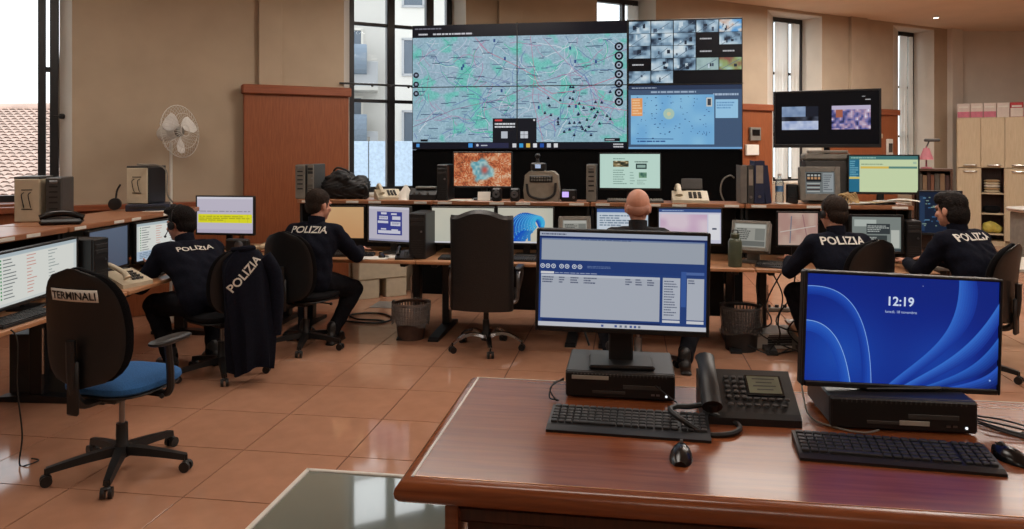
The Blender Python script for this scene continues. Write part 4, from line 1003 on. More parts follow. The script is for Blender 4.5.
def pic_map(w_, h_):
    p = Pic(w_, h_); p.rect(0, 0, 1, 1, (16, 16, 22)); ny, nx = 84, 148
    n1 = vnoise(ny, nx, 12, 3) * .55 + vnoise(ny, nx, 5, 4) * .45; n2 = vnoise(ny, nx, 16, 9); n3 = np.random.default_rng(1).random((ny, nx)) * .7 + vnoise(ny, nx, 2, 5) * .3
    base = cmix(n2, [(.2, (150, 190, 204)), (.8, (160, 188, 206))]); g = np.clip((n1 - .60) * 9, 0, 1)[..., None]
    base = base * (1 - g * .42) + np.array([70, 214, 176]) * g * .42 + (n3[..., None] - .5) * 30
    p.img(0, .055, 1, .905, np.clip(base, 0, 255))
    r = random.Random(3)
    for k in range(230):
        x, y = r.random(), r.uniform(.06, .88); a = r.uniform(0, 2 * PI); pts = [(x, y)]
        for q in range(r.randint(2, 6)):
            a += r.uniform(-.6, .6); x += .03 * math.cos(a); y += .05 * math.sin(a)
            if not (.005 < x < .995 and .06 < y < .9): break
            pts.append((x, y))
        if len(pts) > 1: p.line(pts, r.choice([.005, .007]), r.choice([(104, 136, 176), (214, 226, 236), (110, 130, 186), (178, 140, 176), (70, 196, 160), (196, 206, 226)]), k % 8 == 0)
    for pts, c, wd in [([(.30, .90), (.36, .78), (.50, .66), (.58, .58), (.60, .50), (.66, .44), (.78, .46), (.98, .58)], (206, 110, 140), .006), ([(0, .18), (.2, .32), (.42, .40), (.58, .52), (.75, .6), (1, .78)], (150, 110, 150), .006), ([(.56, .9), (.58, .6), (.57, .4), (.60, .2), (.62, .06)], (196, 120, 150), .005), ([(.58, .5), (.7, .36), (.86, .34), (1, .3)], (206, 110, 140), .005), ([(.62, .88), (.72, .70), (.8, .56), (.9, .4)], (180, 120, 160), .005), ([(0, .5), (.2, .62), (.4, .56), (.56, .5)], (120, 110, 160), .004)]: p.line(pts, wd, c)
    p.k += 1
    for k in range(130):
        x, y = r.uniform(.01, .93), r.uniform(.07, .88); l = r.uniform(.015, .05); p.rect(x, y, x + l, y + .006, r.choice([(70, 90, 120), (96, 116, 150), (60, 76, 110)]), False)
    for k in range(42):
        x, y = min(.92, max(.5, r.gauss(.76, .10))), min(.8, max(.1, r.gauss(.28, .12))); p.rect(x, y, x + .012, y + .012, (24, 30, 50)); p.rect(x + .003, y + .012, x + .009, y + .022, (40, 60, 110))
    for k in range(10):
        x, y = r.uniform(.05, .9), r.uniform(.3, .86); p.rect(x, y, x + .009, y + .026, (50, 80, 140))
    p.rect(0, .905, 1, 1, (20, 20, 28)); p.words(.012, .965, .14, .985, 1, (120, 120, 132), 1); p.words(.03, .918, .075, .942, 1, (214, 214, 222), 1); p.words(.10, .918, .29, .942, 1, (206, 206, 214), 1)
    for i in range(3): p.disc(.018, .60 - i * .075, .014, (22, 26, 40)); p.rect(.012, .592 - i * .075, .024, .61 - i * .075, (150, 160, 180))
    for i in range(7):
        y = .80 - i * .072; p.disc(.965, y, .020, (18, 22, 34)); p.disc(.965, y, .011, (176, 190, 210)); p.rect(.960, y - .008, .970, y + .008, (30, 36, 52))
    p.rect(.385, .055, .59, .245, (26, 27, 34)); p.rect(.395, .222, .43, .236, (214, 70, 70)); p.words(.395, .165, .49, .212, 2, (220, 222, 228), 1); p.rect(.425, .085, .455, .14, (190, 196, 206)); p.rect(.515, .085, .55, .14, (206, 210, 218)); p.line([(.532, .085), (.532, .14)], .004, (26, 27, 34)); p.line([(.515, .113), (.55, .113)], .004, (26, 27, 34)); p.rect(.575, .222, .583, .237, (210, 210, 216))
    p.rect(0, 0, 1, .055, (22, 22, 32)); p.rect(.27, .012, .29, .045, (70, 150, 226)); p.rect(.30, .008, .46, .048, (44, 46, 74)); p.disc(.313, .03, .006, (206, 210, 226)); p.words(.33, .02, .36, .036, 1, (200, 204, 220), 1)
    for i, c in enumerate(((214, 214, 220), (60, 160, 220), (226, 190, 90), (230, 230, 236), (40, 84, 170), (210, 214, 222), (226, 226, 230))): p.rect(.478 + i * .032, .012, .496 + i * .032, .044, c)
    p.rect(.02, .015, .035, .042, (80, 150, 220)); p.words(.94, .008, .985, .046, 2, (206, 206, 212), 1); p.rect(.04, .06, .075, .078, (20, 22, 30)); p.rect(.90, .06, .97, .085, (20, 22, 30)); p.words(.905, .064, .945, .08, 1, (190, 190, 200), 1)
    return p
def pic_cctv(w_, h_):
    p = Pic(w_, h_); p.rect(0, 0, 1, 1, (14, 14, 18)); r = random.Random(11); dark = {(3, 1), (3, 2), (4, 2), (0, 3), (2, 4), (3, 4), (4, 4)}
    for j in range(5):
        for i in range(5):
            x0, x1, y1 = i * .2 + .004, i * .2 + .196, .985 - j * .197; y0 = y1 - .19
            if (i, j) in dark or (j == 4 and i > 1):
                if j < 4: p.words(x0 + .03, (y0 + y1) / 2 - .02, x1 - .06, (y0 + y1) / 2 + .02, 1, (200, 200, 206), 1)
                continue
            s = r.randint(0, 999); n = vnoise(10, 14, 5, s) * .75 + vnoise(10, 14, 2, s + 1) * .25
            a = cmix(n, [(.15, (34, 48, 66)), (.40, (130, 160, 184)), (.6, (172, 198, 216)), (.85, (222, 234, 240))])
            if (i, j) == (4, 0): a = cmix(n, [(.2, (190, 120, 80)), (.45, (220, 226, 230)), (.7, (90, 160, 220))])
            if (i, j) in ((3, 3),): a = a * .2 + np.array([170, 196, 190]) * .8
            if (i, j) == (4, 3): a = cmix(n, [(.2, (150, 90, 80)), (.5, (150, 170, 110)), (.8, (170, 200, 190))])
            p.img(x0, y0, x1, y1, np.clip(a, 0, 255))
            for q in range(r.randint(1, 3)):
                xx, yy = r.uniform(x0 + .01, x1 - .05), r.uniform(y0 + .01, y1 - .09); p.rect(xx, yy, xx + r.uniform(.012, .035), yy + r.uniform(.03, .08), r.choice([(34, 44, 60), (70, 84, 104), (206, 222, 232)]))
            p.line([(x0 + r.uniform(0, .05), y0), (x1 - r.uniform(0, .05), y1 - .03)], .006, (96, 116, 136))
    return p
def pic_app(w_, h_):
    p = Pic(w_, h_); p.rect(0, 0, 1, 1, (70, 92, 122)); p.rect(0, .93, 1, 1, (46, 60, 88)); p.words(.03, .95, .25, .975, 1, (170, 184, 206), 1); p.words(.2, .87, .6, .92, 1, (160, 180, 204), 1); p.words(.75, .82, .97, .88, 1, (170, 190, 214), 1)
    n = vnoise(34, 60, 8, 21); p.img(.02, .07, .76, .85, cmix(n, [(.2, (120, 180, 226)), (.8, (140, 196, 232))])); r = random.Random(5)
    for k in range(90): x, y = r.uniform(.04, .72), r.uniform(.15, .82); p.rect(x, y, x + r.choice([.008, .014]), y + .012, r.choice([(60, 100, 150), (90, 130, 170), (50, 90, 150), (40, 70, 110)]), True) if k % 3 else p.disc(x, y, .004, (40, 80, 150))
    p.disc(.36, .55, .05, (176, 206, 190)); p.disc(.36, .55, .018, (214, 210, 170)); p.line([(.07, .16), (.4, .155)], .008, (50, 90, 150)); p.words(.08, .10, .42, .14, 1, (50, 90, 150), .9)
    p.rect(.025, .52, .125, .80, (236, 160, 96)); p.words(.035, .54, .12, .79, 6, (250, 206, 160), .9); p.rect(.69, .66, .74, .80, (206, 206, 200)); p.rect(.70, .68, .73, .78, (60, 66, 76))
    p.rect(.77, .48, .965, .77, (158, 206, 238)); p.words(.78, .62, .95, .74, 3, (110, 160, 206), .8); p.rect(0, 0, 1, .03, (120, 170, 216)); return p
VM = Matrix.Translation((-VWd / 2 + pw, -.001, (VZ0 + VZ1) / 2)); pic_map(2 * pw - .02, 2 * phh - .02).build(VM, vw, 'map_screen')
pic_cctv(pw - .02, phh - .02).build(Matrix.Translation((VWd / 2 - pw / 2, -.001, VZ1 - phh / 2)), vw, 'camera_grid_screen')
pic_app(pw - .02, phh - .02).build(Matrix.Translation((VWd / 2 - pw / 2, -.001, VZ0 + phh / 2)), vw, 'small_map_screen')
b = MB(); b.box((-VWd / 2 + pw, -.030, (VZ0 + VZ1) / 2), (.010, .012, VZ1 - VZ0)); b.build('seam', BLACK, vw, smooth=False)
b = MB(); b.box((-VWd / 2 + pw, -.030, (VZ0 + VZ1) / 2), (2 * pw, .012, .010)); b.build('seam', BLACK, vw, smooth=False)
b = MB(); b.box((VWd / 2 - pw, -.030, (VZ0 + VZ1) / 2), (.012, .014, VZ1 - VZ0)); b.build('seam', BLACK, vw, smooth=False)
b = MB(); b.box((VWd / 2 - pw / 2, -.030, (VZ0 + VZ1) / 2), (pw, .012, .008)); b.build('seam', BLACK, vw, smooth=False)
# ================================================================== CENTRE DESK ROW
DY, DT, SH = 6.30, .70, 1.18; SY = DY + .55
XE = [-3.14, -1.815, -.354, .99, 2.37]
DG = 'desks in the row under the video wall'
dl = ['beech desk with raised shelf behind the wastebasket, leftmost of the centre row', 'beech desk with raised shelf behind the tall black executive chair', 'beech desk with raised shelf in front of the bald man', 'beech desk with raised shelf holding the cream-screened monitor, right end of centre row']
for k in range(4): desk_unit(dl[k], ((XE[k] + XE[k + 1]) / 2, DY, 0), 0, XE[k + 1] - XE[k], group=DG, panel=(k in (1, 2)))
def on_shelf(px, Y=SY + .18): p = PY(px, 150, Y); return Vector((p.x, Y, SH))
def on_desk(px, Y): p = PY(px, 150, Y); return Vector((p.x, Y, DT))
def mon(px0, px1, py0, py1, Y, zb, label, pic, rz=0., **kw):
    """monitor whose picture fills the given pixels on the plane y = Y, foot at height zb"""
    a, c = PY(px0, py1, Y), PY(px1, py0, Y); w_, h_ = (c.x - a.x), (PY((px0 + px1) / 2, py0, Y).z - PY((px0 + px1) / 2, py1, Y).z)
    return monitor('computer_monitor', label, ((a.x + c.x) / 2, Y, zb), rz, w_ / max(.5, math.cos(rz)), h_, PY((px0 + px1) / 2, (py0 + py1) / 2, Y).z - zb, pic, **kw)
def pic_table(seed, dark=False, side=False):
    def f(w_, h_):
        p = Pic(w_, h_); p.rect(0, 0, 1, 1, (206, 212, 210)); p.rect(0, .93, 1, 1, (176, 190, 196)); p.rect(.04, .05, .96, .92, (222, 224, 218)); r = random.Random(seed)
        for i in range(12):
            y = .86 - i * .066; p.rect(.07, y, .085, y + .035, (70, 150, 96)); p.rect(.10, y + .006, .10 + r.uniform(.08, .16), y + .026, (120, 126, 126)); p.rect(.36, y + .006, .36 + r.uniform(.05, .12), y + .024, (206, 150, 140)); p.rect(.62, y + .006, .62 + r.uniform(.04, .14), y + .024, (150, 160, 158))
        if side: p.rect(0, 0, 1, .25, (176, 194, 212)); p.words(.05, .05, .7, .22, 4, (120, 140, 160), .7)
        return p
    return f
def pic_plain(top, bot, words=True):
    def f(w_, h_):
        p = Pic(w_, h_); n = vnoise(20, 34, 7, 2); g = (np.linspace(0, 1, 20)[:, None] + 0 * n) * .8 + n * .2; p.img(0, 0, 1, 1, cmix(g, [(0, top), (1, bot)])); return p
    return f
def pic_yellow(w_, h_):
    p = Pic(w_, h_); p.rect(0, 0, 1, 1, (196, 190, 206)); p.rect(0, .94, 1, 1, (216, 214, 224)); p.rect(0, .0, 1, .10, (184, 176, 196)); p.words(.04, .58, .95, .62, 1, (140, 134, 150), 1); p.rect(.02, .28, .98, .52, (226, 222, 40)); p.words(.04, .33, .95, .48, 3, (178, 172, 40), .9)
    for x in (.25, .5, .75, .9): p.rect(x, .28, x + .006, .52, (190, 186, 60))
    return p
def pic_forms(w_, h_):
    p = Pic(w_, h_); p.rect(0, 0, 1, 1, (190, 186, 200)); p.rect(0, .93, 1, 1, (206, 204, 214)); p.rect(.2, .18, .82, .86, (60, 66, 140))
    for (x, y, w2, h2) in ((.30, .78, .14, .06), (.55, .77, .14, .05), (.25, .63, .22, .10), (.58, .63, .20, .10), (.22, .52, .26, .07), (.54, .45, .24, .12), (.30, .33, .13, .04), (.56, .31, .16, .04), (.23, .22, .55, .09)): p.rect(x, y, x + w2, y + h2, (206, 206, 220))
    p.words(.25, .66, .45, .71, 2, (90, 90, 140), .9); p.words(.58, .49, .76, .55, 2, (90, 90, 140), .9); p.rect(0, 0, 1, .05, (150, 150, 176)); return p
def pic_bloom(w_, h_, cx=.6):
    p = Pic(w_, h_); n = vnoise(18, 32, 8, 6); p.img(0, 0, 1, 1, cmix(n, [(.1, (206, 200, 182)), (.9, (190, 190, 176))])); r = random.Random(2)
    for k in range(9):
        rr = .30 - .026 * k; pts = []
        for q in range(17):
            f = q / 16; ang = PI * (1.35 - 1.55 * f); pts.append((min(.97, max(.03, cx + .03 * k + rr * math.cos(ang) * .95)), min(.93, max(.06, .30 + .035 * k + rr * 1.75 * math.sin(ang)))))
        p.line(pts, .030, (20 + 5 * k, 70 + 14 * k, 180 + 6 * k)); p.line([(x, y + .02) for x, y in pts if y < .9], .006, (90, 176, 232))
    for k in range(4): p.line([(cx - .20 + .09 * k, .06), (cx - .14 + .07 * k, .20 + .03 * k), (cx - .02 + .05 * k, .34)], .026, (24 + 10 * k, 84 + 16 * k, 196))
    p.rect(0, 0, 1, .04, (214, 214, 220)); return p
def pic_autumn(w_, h_):
    p = Pic(w_, h_); ny, nx = 30, 52; n = vnoise(ny, nx, 5, 31) * .55 + np.random.default_rng(3).random((ny, nx)) * .45; Y, X = np.mgrid[0:ny, 0:nx]; lake = np.exp(-(((X / nx - .48) / .22) ** 2 + ((Y / ny - .5) / .42) ** 2)) + .5 * (vnoise(ny, nx, 5, 33) - .5)
    a = cmix(n, [(.15, (120, 70, 50)), (.4, (190, 96, 60)), (.6, (210, 136, 92)), (.85, (222, 190, 160))]); bl = cmix(vnoise(ny, nx, 2, 34), [(.2, (96, 160, 176)), (.8, (170, 206, 206))]); m_ = np.clip((lake - .42) * 6, 0, 1)[..., None]
    a = a * (1 - m_) + bl * m_; red = np.exp(-(((X / nx - .53) / .06) ** 2 + ((Y / ny - .5) / .12) ** 2))[..., None]; a = a * (1 - red) + np.array([196, 90, 80]) * red; p.img(0, 0, 1, 1, np.clip(a, 0, 255)); return p
def pic_web(w_, h_):
    p = Pic(w_, h_); p.rect(0, 0, 1, 1, (196, 226, 214)); p.words(.22, .84, .5, .88, 1, (110, 140, 130), .9); p.img(.22, .62, .48, .80, cmix(vnoise(8, 12, 2, 8), [(.2, (40, 46, 40)), (.6, (150, 130, 90)), (.9, (220, 214, 190))])); p.rect(.6, .56, .78, .72, (40, 60, 60)); p.rect(.62, .60, .76, .68, (150, 180, 170)); p.words(.58, .74, .8, .80, 1, (90, 110, 104), 1); p.img(.65, .30, .78, .46, cmix(vnoise(6, 8, 2, 9), [(.2, (60, 100, 90)), (.8, (120, 160, 130))])); p.words(.22, .10, .46, .56, 7, (130, 160, 150), .6, .4); p.words(.5, .1, .6, .5, 5, (150, 180, 170), .6, .4); p.words(.62, .1, .8, .26, 3, (140, 168, 158), .6, .4); return p
def pic_pink(w_, h_):
    p = Pic(w_, h_); p.rect(0, 0, 1, 1, (206, 206, 224)); n = vnoise(18, 26, 6, 13); p.img(.02, .12, .78, .84, cmix(n, [(.2, (206, 176, 200)), (.8, (220, 202, 214))])); p.rect(0, .90, 1, 1, (58, 84, 140)); p.words(.05, .92, .4, .97, 1, (150, 170, 206), 1); p.rect(.8, .10, .98, .85, (226, 226, 232)); p.rect(.86, .40, .93, .45, (70, 80, 100)); return p
def pic_window(w_, h_):
    p = Pic(w_, h_); p.rect(0, 0, 1, 1, (190, 206, 220)); p.rect(0, .9, 1, 1, (70, 100, 160)); p.rect(.03, .42, .97, .86, (206, 216, 226)); p.words(.05, .5, .8, .84, 5, (120, 140, 160), .7); p.rect(.03, .12, .97, .40, (70, 104, 150)); p.words(.06, .16, .9, .36, 3, (170, 190, 210), .9); return p
def pic_cream(w_, h_):
    p = Pic(w_, h_); p.rect(0, 0, 1, 1, (206, 222, 178)); p.rect(0, .9, 1, 1, (70, 120, 120)); p.words(.03, .92, .4, .98, 1, (150, 190, 180), 1); p.rect(0, 0, .155, .9, (40, 110, 140)); p.words(.015, .4, .14, .88, 8, (110, 170, 190), .8); p.rect(.0, .36, .155, .42, (214, 196, 110)); p.rect(.17, .65, .58, .71, (222, 190, 90)); p.rect(.58, .65, .99, .71, (96, 140, 130)); p.words(.18, .74, .5, .80, 1, (150, 170, 140), 1); p.rect(.93, .78, .98, .84, (170, 196, 170)); return p
def pic_redmap(w_, h_):
    p = Pic(w_, h_); n = vnoise(16, 24, 4, 15); p.img(0, 0, 1, 1, cmix(n, [(.2, (190, 164, 150)), (.8, (176, 140, 130))])); p.line([(.3, .05), (.34, .9)], .01, (120, 120, 130)); p.line([(.75, .1), (.62, .95)], .008, (150, 110, 110)); p.line([(.05, .4), (.95, .6)], .008, (200, 186, 176)); return p
def pic_greywin(w_, h_):
    p = Pic(w_, h_); p.rect(0, 0, 1, 1, (126, 134, 130)); p.rect(.05, .72, .5, .92, (176, 184, 178)); p.rect(.3, .5, .78, .8, (56, 62, 64)); p.words(.32, .55, .76, .76, 4, (170, 176, 172), .8); p.rect(.1, .2, .72, .46, (60, 66, 66)); p.words(.12, .24, .7, .42, 4, (180, 184, 178), .8); p.rect(.8, .1, .97, .62, (186, 190, 182)); p.rect(0, 0, 1, .07, (60, 70, 74)); return p
def pic_night(w_, h_):
    p = Pic(w_, h_); p.rect(0, 0, 1, 1, (22, 34, 54)); p.rect(.02, .05, .14, .9, (36, 56, 84)); r = random.Random(8)
    for k in range(26): x, y = r.uniform(.04, .9), r.uniform(.1, .88); p.rect(x, y, x + r.uniform(.03, .12), y + .025, r.choice([(90, 130, 160), (60, 100, 140), (120, 140, 130)]))
    return p
def pic_doc(w_, h_):
    p = Pic(w_, h_); p.rect(0, 0, 1, 1, (150, 150, 142)); p.rect(.04, .82, .96, .96, (176, 176, 168)); p.words(.08, .3, .6, .8, 6, (70, 72, 70), .7); p.rect(.65, .3, .95, .8, (120, 122, 116)); p.rect(.04, .05, .96, .26, (100, 102, 98)); return p
def pic_panel(w_, h_):
    p = Pic(w_, h_); p.rect(0, 0, 1, 1, (110, 116, 116)); p.rect(.03, .55, .55, .95, (30, 32, 34))
    for i in range(4): p.rect(.07 + i * .12, .66, .15 + i * .12, .76, (196, 150, 110)); p.rect(.07 + i * .12, .8, .15 + i * .12, .88, (180, 184, 180))
    for i in range(5): p.rect(.05, .08 + i * .09, .5, .13 + i * .09, (60, 40, 38) if i % 2 else (170, 172, 168))
    p.rect(.6, .08, .96, .95, (150, 156, 158)); p.words(.62, .15, .94, .9, 8, (100, 106, 110), .8); return p
YM = DY + .43                                   # monitors standing on the worktops
mon(432, 494, 208, 243, YM, DT, 'monitor with blue swirl wallpaper half hidden left behind executive chair', lambda a, c: pic_bloom(a, c, .72), base=(.2, .16))
mon(498, 553, 208, 243, YM, DT, 'monitor with blue swirl wallpaper right of executive chair', lambda a, c: pic_bloom(a, c, .5), base=(.2, .16))
mon(597, 648, 209, 244, YM, DT, 'monitor with blue and white windows in front of the bald man', pic_window, base=(.2, .16))
mon(659, 721, 209, 243, YM, DT, 'monitor with pink map right of the bald man', pic_pink, base=(.2, .16))
mon(326, 363, 207, 238, YM, DT, 'monitor with pale orange page beside the officer by wooden panel', pic_plain((206, 166, 120), (196, 146, 100)), rz=.10, base=(.2, .16))
mon(367, 411, 207, 241, YM - .05, DT, 'square monitor with dark blue form boxes left of black tower computer', pic_forms, rz=-.25, base=(.2, .16), mats=(DGREY, DGREY))
mon(778, 818, 213, 245, YM, DT, 'black monitor with reddish map before the officer at right desk', pic_redmap, rz=.05, base=(.2, .16))
mon(852, 901, 217, 251, YM, DT, 'black monitor with grey windows under the stacked papers', pic_greywin, rz=0, base=(.2, .16), bez=.02)
YS = SY + .16                                   # things on the shelf
mon(454, 511, 153, 186, YS, SH, 'monitor showing orange autumn woods on the shelf', pic_autumn, base=(.2, .16))
mon(600, 660, 154, 188, YS, SH, 'monitor showing pale green web page on the shelf above bald man', pic_web, base=(.2, .16))
mon(849, 918, 156, 192, YS + .02, SH, 'monitor with cream page and blue sidebar on right shelf', pic_cream, base=(.2, .16))
# wall television on a tall floor stand behind the right shelf
tvp = PZ(826, 118, 7.55); TVZ = tvp.z
def pic_tv(w_, h_):
    p = Pic(w_, h_); p.rect(0, 0, 1, 1, (9, 9, 12)); n = vnoise(16, 26, 4, 41) * .5 + vnoise(16, 26, 2, 42) * .5; Y, X = np.mgrid[0:16, 0:26]
    a = cmix(n, [(.2, (24, 28, 40)), (.8, (90, 100, 124))]); a[:7] = cmix(n[:7], [(.2, (110, 134, 170)), (.9, (150, 170, 200))]); a[10:] = cmix(n[10:], [(.2, (150, 168, 210)), (.8, (206, 216, 236))]); a[:8, 17:] = (30, 34, 46); a[7:10] = cmix(n[7:10], [(.2, (16, 18, 26)), (.7, (70, 76, 90))])
    p.img(.065, .28, .425, .73, a); n = vnoise(18, 28, 3, 51) * .4 + vnoise(18, 28, 2, 52) * .6; c = cmix(n, [(.15, (34, 40, 80)), (.4, (110, 110, 170)), (.6, (180, 150, 176)), (.85, (226, 226, 246))]); c[2:9, 3:8] = (170, 100, 80); c[:3] = (196, 186, 214); p.img(.555, .28, .92, .73, c)
    p.words(.84, .89, .87, .905, 1, (220, 220, 224), 1); p.words(.87, .825, .92, .85, 1, (210, 210, 214), 1); return p
tv = monitor('television', 'black television showing two camera pictures above right desks', (tvp.x, tvp.y, 0), -.30, .955, .52, TVZ, pic_tv, cat='television', bez=.018, chin=.035, depth=.06, stand=None)
b = MB(); b.cyl((0, .14, .02), (0, .14, TVZ), .03); b.box((0, .11, TVZ), (.3, .06, .25), .01); b.build('stand_pole', BLACKM, tv)
b = MB(); b.box((0, .14, .012), (.5, .36, .024), .01); b.build('stand_base', BLACKM, tv, smooth=False)
# ---- shelf objects, left to right
tower_pc('grey upright computer at left end of centre shelf, beside black bag', on_shelf(305), .12, .095, .33, .30, DGREY, GREYP, 2)
tower_pc('second grey upright computer, touching the black bag on the shelf', on_shelf(316.5), .0, .065, .335, .28, DGREY, GREYP, 0)
# black bag: slumped lumps
bp = on_shelf(346, SY + .20); bag = thing('black_bag', 'slumped black fabric bag lying on the shelf by window', 'bag', bp)
b = MB(); r = random.Random(4)
b.ball((-.08, 0, .115), (.17, .13, .115), 18, 10); b.ball((.10, -.01, .095), (.15, .12, .095), 18, 10); b.ball((-.05, .02, .20), (.13, .10, .08), 16, 9); b.ball((.14, .02, .13), (.10, .10, .10), 14, 9); b.box((0, 0, .03), (.42, .2, .06), .03); b.capsule((-.15, -.08, .2), .03, (.05, -.1, .2), .035); b.capsule((.03, -.1, .18), .03, (.2, -.09, .1), .03)
remesh(b, 'body', mat('black_nylon', (20, 20, 22), .6, var=.3, scale=60, bump=.3), bag, .012, 3, lambda v: .008 * np.sin(v[:, 0] * 55 + 12 * np.sin(v[:, 2] * 22)) * np.sin(v[:, 2] * 40 + v[:, 1] * 30))
b = MB(); b.tube([(.18, -.09, .14), (.24, -.10, .12), (.26, -.1, .03), (.22, -.11, .01)], .012, 8); b.build('strap', BLACK, bag)
b = MB(); b.tube([(-.10, -.06, .27), (-.05, -.09, .30), (.03, -.09, .28), (.06, -.06, .25)], .010, 8); b.build('handle', BLACK, bag)
desk_phone('cream desk telephone on shelf between black bag and white cloth', on_shelf(388, SY + .15), .5, CREAM, 1.15)
p0 = on_shelf(406, SY + .14); b = MB(); rings = []
for k in range(6):
    f = k / 5; rings.append([tuple(Vector(((.10 * (1 - f) + .01) * math.cos(a) * (1 + .25 * math.sin(3 * a + k)), (.07 * (1 - f) + .01) * math.sin(a) * (1 + .2 * math.cos(4 * a)), .13 * f + .012 * math.sin(5 * a) * (0 if k == 0 else 1)))) for a in [2 * PI * i / 22 for i in range(22)]])
b.loft(rings); o = tag(b.build('white_cloth', PAPER), 'crumpled white cloth on shelf beside black radio unit', 'cloth'); o.location = p0 + Vector((0, 0, .001))
rd = thing('radio_unit', 'low black radio unit with knobs on shelf beside upright computer', 'radio', on_shelf(425, SY + .15))
b = MB(); b.prism([(-.09, 0), (.09, 0), (.09, .10), (-.02, .11), (-.09, .05)], -.13, .13, 'x'); b.build('case', BLACK, rd, smooth=False)
b = MB(); b.box((.02, -.0, .115), (.2, .1, .02), .006); b.build('tray', GREYP, rd, smooth=False)
for x in (-.08, -.03, .05):
    b = MB(); b.cyl((x, -.075, .055), (x, -.10, .065), .014); b.build('knob', DGREY, rd)
tower_pc('black upright computer on shelf left of autumn picture monitor', on_shelf(446), .0, .10, .335, .30, BLACK, None, 0)
for k, (px, lab) in enumerate(((497, 'small black speaker below the autumn picture, left of pair'), (515, 'small black speaker below the autumn picture, right of pair'))):
    s = thing('speaker', lab, 'speaker', on_shelf(px, SY + .05), 0, 'pair of small black speakers'); b = MB(); b.box((0, 0, .06), (.085, .08, .12), .012); b.build('case', BLACK, s, smooth=False)
    b = MB(); b.lathe([(.030, 0), (.034, .006), (.026, .008), (.012, .003)], 18, (0, -.04, .065), RX(PI / 2)); b.build('cone_ring', STEEL, s); b = MB(); b.ball((0, -.042, .065), .014, 12, 8); b.build('dust_cap', BLACK, s)
b = MB(); b.box((0, 0, .045), (.12, .004, .085), .001, RX(-.3)); b.box((0, .03, .035), (.1, .004, .08), .001, RX(.35)); o = tag(b.build('note_card', PAPER, smooth=False), 'folded cream note card standing in front of autumn picture monitor', 'card'); o.location = on_shelf(484, SY + .05) + Vector((0, 0, -.002))
sheet('white paper lying on shelf left of the autumn picture monitor', on_shelf(462, SY + .09), .15, .21, .16, n=4, name='paper_stack')
# grey field telephone case with keypad strip and cable
fp = thing('field_telephone', 'grey rounded console with keypad and looped cable on the shelf', 'telephone', on_shelf(542, SY + .14))
b = MB(); b.prism([(-.155, 0), (.155, 0), (.165, .10), (.15, .24), (.11, .275), (-.11, .275), (-.15, .24), (-.165, .10)], -.07, .09, 'y'); b.build('case', mat('warm_grey_case', (150, 142, 128), .5), fp, smooth=False)
b = MB(); b.box((0, -.075, .205), (.21, .016, .06), .006); b.build('keypad_plate', BLACK, fp, smooth=False)
b = MB()
for i in range(8):
    for j in range(2): b.box((-.084 + i * .024, -.084, .193 + j * .024), (.016, .008, .014), .002)
b.build('keys', GREYP, fp, smooth=False, stuff=True)
b = MB(); b.tube([(-.13, -.085, .16), (-.11, -.09, .06), (-.03, -.095, .025), (.05, -.095, .025), (.12, -.09, .07), (.135, -.085, .17)], .012, 8); b.build('looped_cable', BLACK, fp)
b = MB(); b.box((-.03, -.02, .315), (.14, .09, .075), .012); b.build('top_unit', BLACK, fp, smooth=False)
b = MB(); b.box((-.03, -.066, .32), (.05, .004, .035), .001); b.build('small_display', emis('pale_lcd', (150, 170, 200), .8), fp, smooth=False)
b = MB(); b.cyl((-.04, 0, .35), (-.04, 0, .40), .02, .012); b.ball((-.04, -.005, .415), .026, 12, 8); b.build('microphone_head', BLACK, fp)
px = thing('charger_unit', 'small black charger with lilac lit display on the shelf', 'charger', on_shelf(568, SY + .10)); b = MB(); b.box((.01, 0, .055), (.14, .08, .11), .01); b.build('case', BLACK, px, smooth=False)
b = MB(); b.box((-.02, -.042, .065), (.06, .004, .05), .001); b.build('display', emis('lilac_lcd', (176, 160, 230), 1.0), px, smooth=False)
b = MB(); b.cyl((.055, -.038, .04), (.055, -.05, .04), .012); b.build('knob', STEEL, px)
tower_pc('grey upright computer on shelf left of the web page monitor', on_shelf(592), .0, .09, .34, .30, DGREY, GREYP, 2)
keyboard('keyboard', 'dark keyboard lying on shelf below the web page monitor', on_shelf(635, SY + .08), .02, .50, .12, DGREY, GREYP)
fx = desk_phone('cream telephone with sloping document tray on shelf right of bald man', on_shelf(690, SY + .14), 0, CREAM, 1.25); fx.scale = (1.25, 1, 1)
b = MB(); b.box((.02, .12, .16), (.15, .012, .10), .004, RX(-.3)); b.build('document_tray', DGREY, fx, smooth=False)
cable('computer_cable', 'pale looping cable standing up left of the binders', [on_shelf(724, SY + .2) + Vector(q) for q in ((0, 0, .01), (-.03, 0, .10), (-.01, 0, .20), (.05, 0, .24), (.09, .02, .22))], .007, GREYP)
def binder(label, loc, rz, m, wd=.075, h_=.32, tilt=0., lab=True):
    t = thing('ring_binder', label, 'binder', loc, rz, 'binders on the right shelf'); M = Matrix.Translation((0, 0, .006)) @ Matrix.Rotation(tilt, 4, 'Y'); b = MB(); b.M = M
    for sx in (-1, 1): b.box((sx * (wd / 2 - .002), 0, h_ / 2), (.004, .27, h_), .001)
    b.box((0, -.135, h_ / 2), (wd, .005, h_), .001); b.build('cover', m, t, smooth=False)
    b = MB(); b.M = M; b.box((0, .0, h_ / 2), (wd - .012, .25, h_ - .02)); b.build('pages', PAPER, t, smooth=False)
    if lab:
        b = MB(); b.M = M; b.box((0, -.139, h_ * .68), (wd * .7, .003, h_ * .42), .001); b.build('spine_label', mat('grey_label', (140, 128, 116), .7), t, smooth=False)
        b = MB(); b.M = M; b.lathe([(.006, 0), (.013, .0), (.013, .004), (.006, .004)], 14, (0, -.138, h_ * .16), RX(PI / 2)); b.build('finger_ring', STEEL, t)
    return t
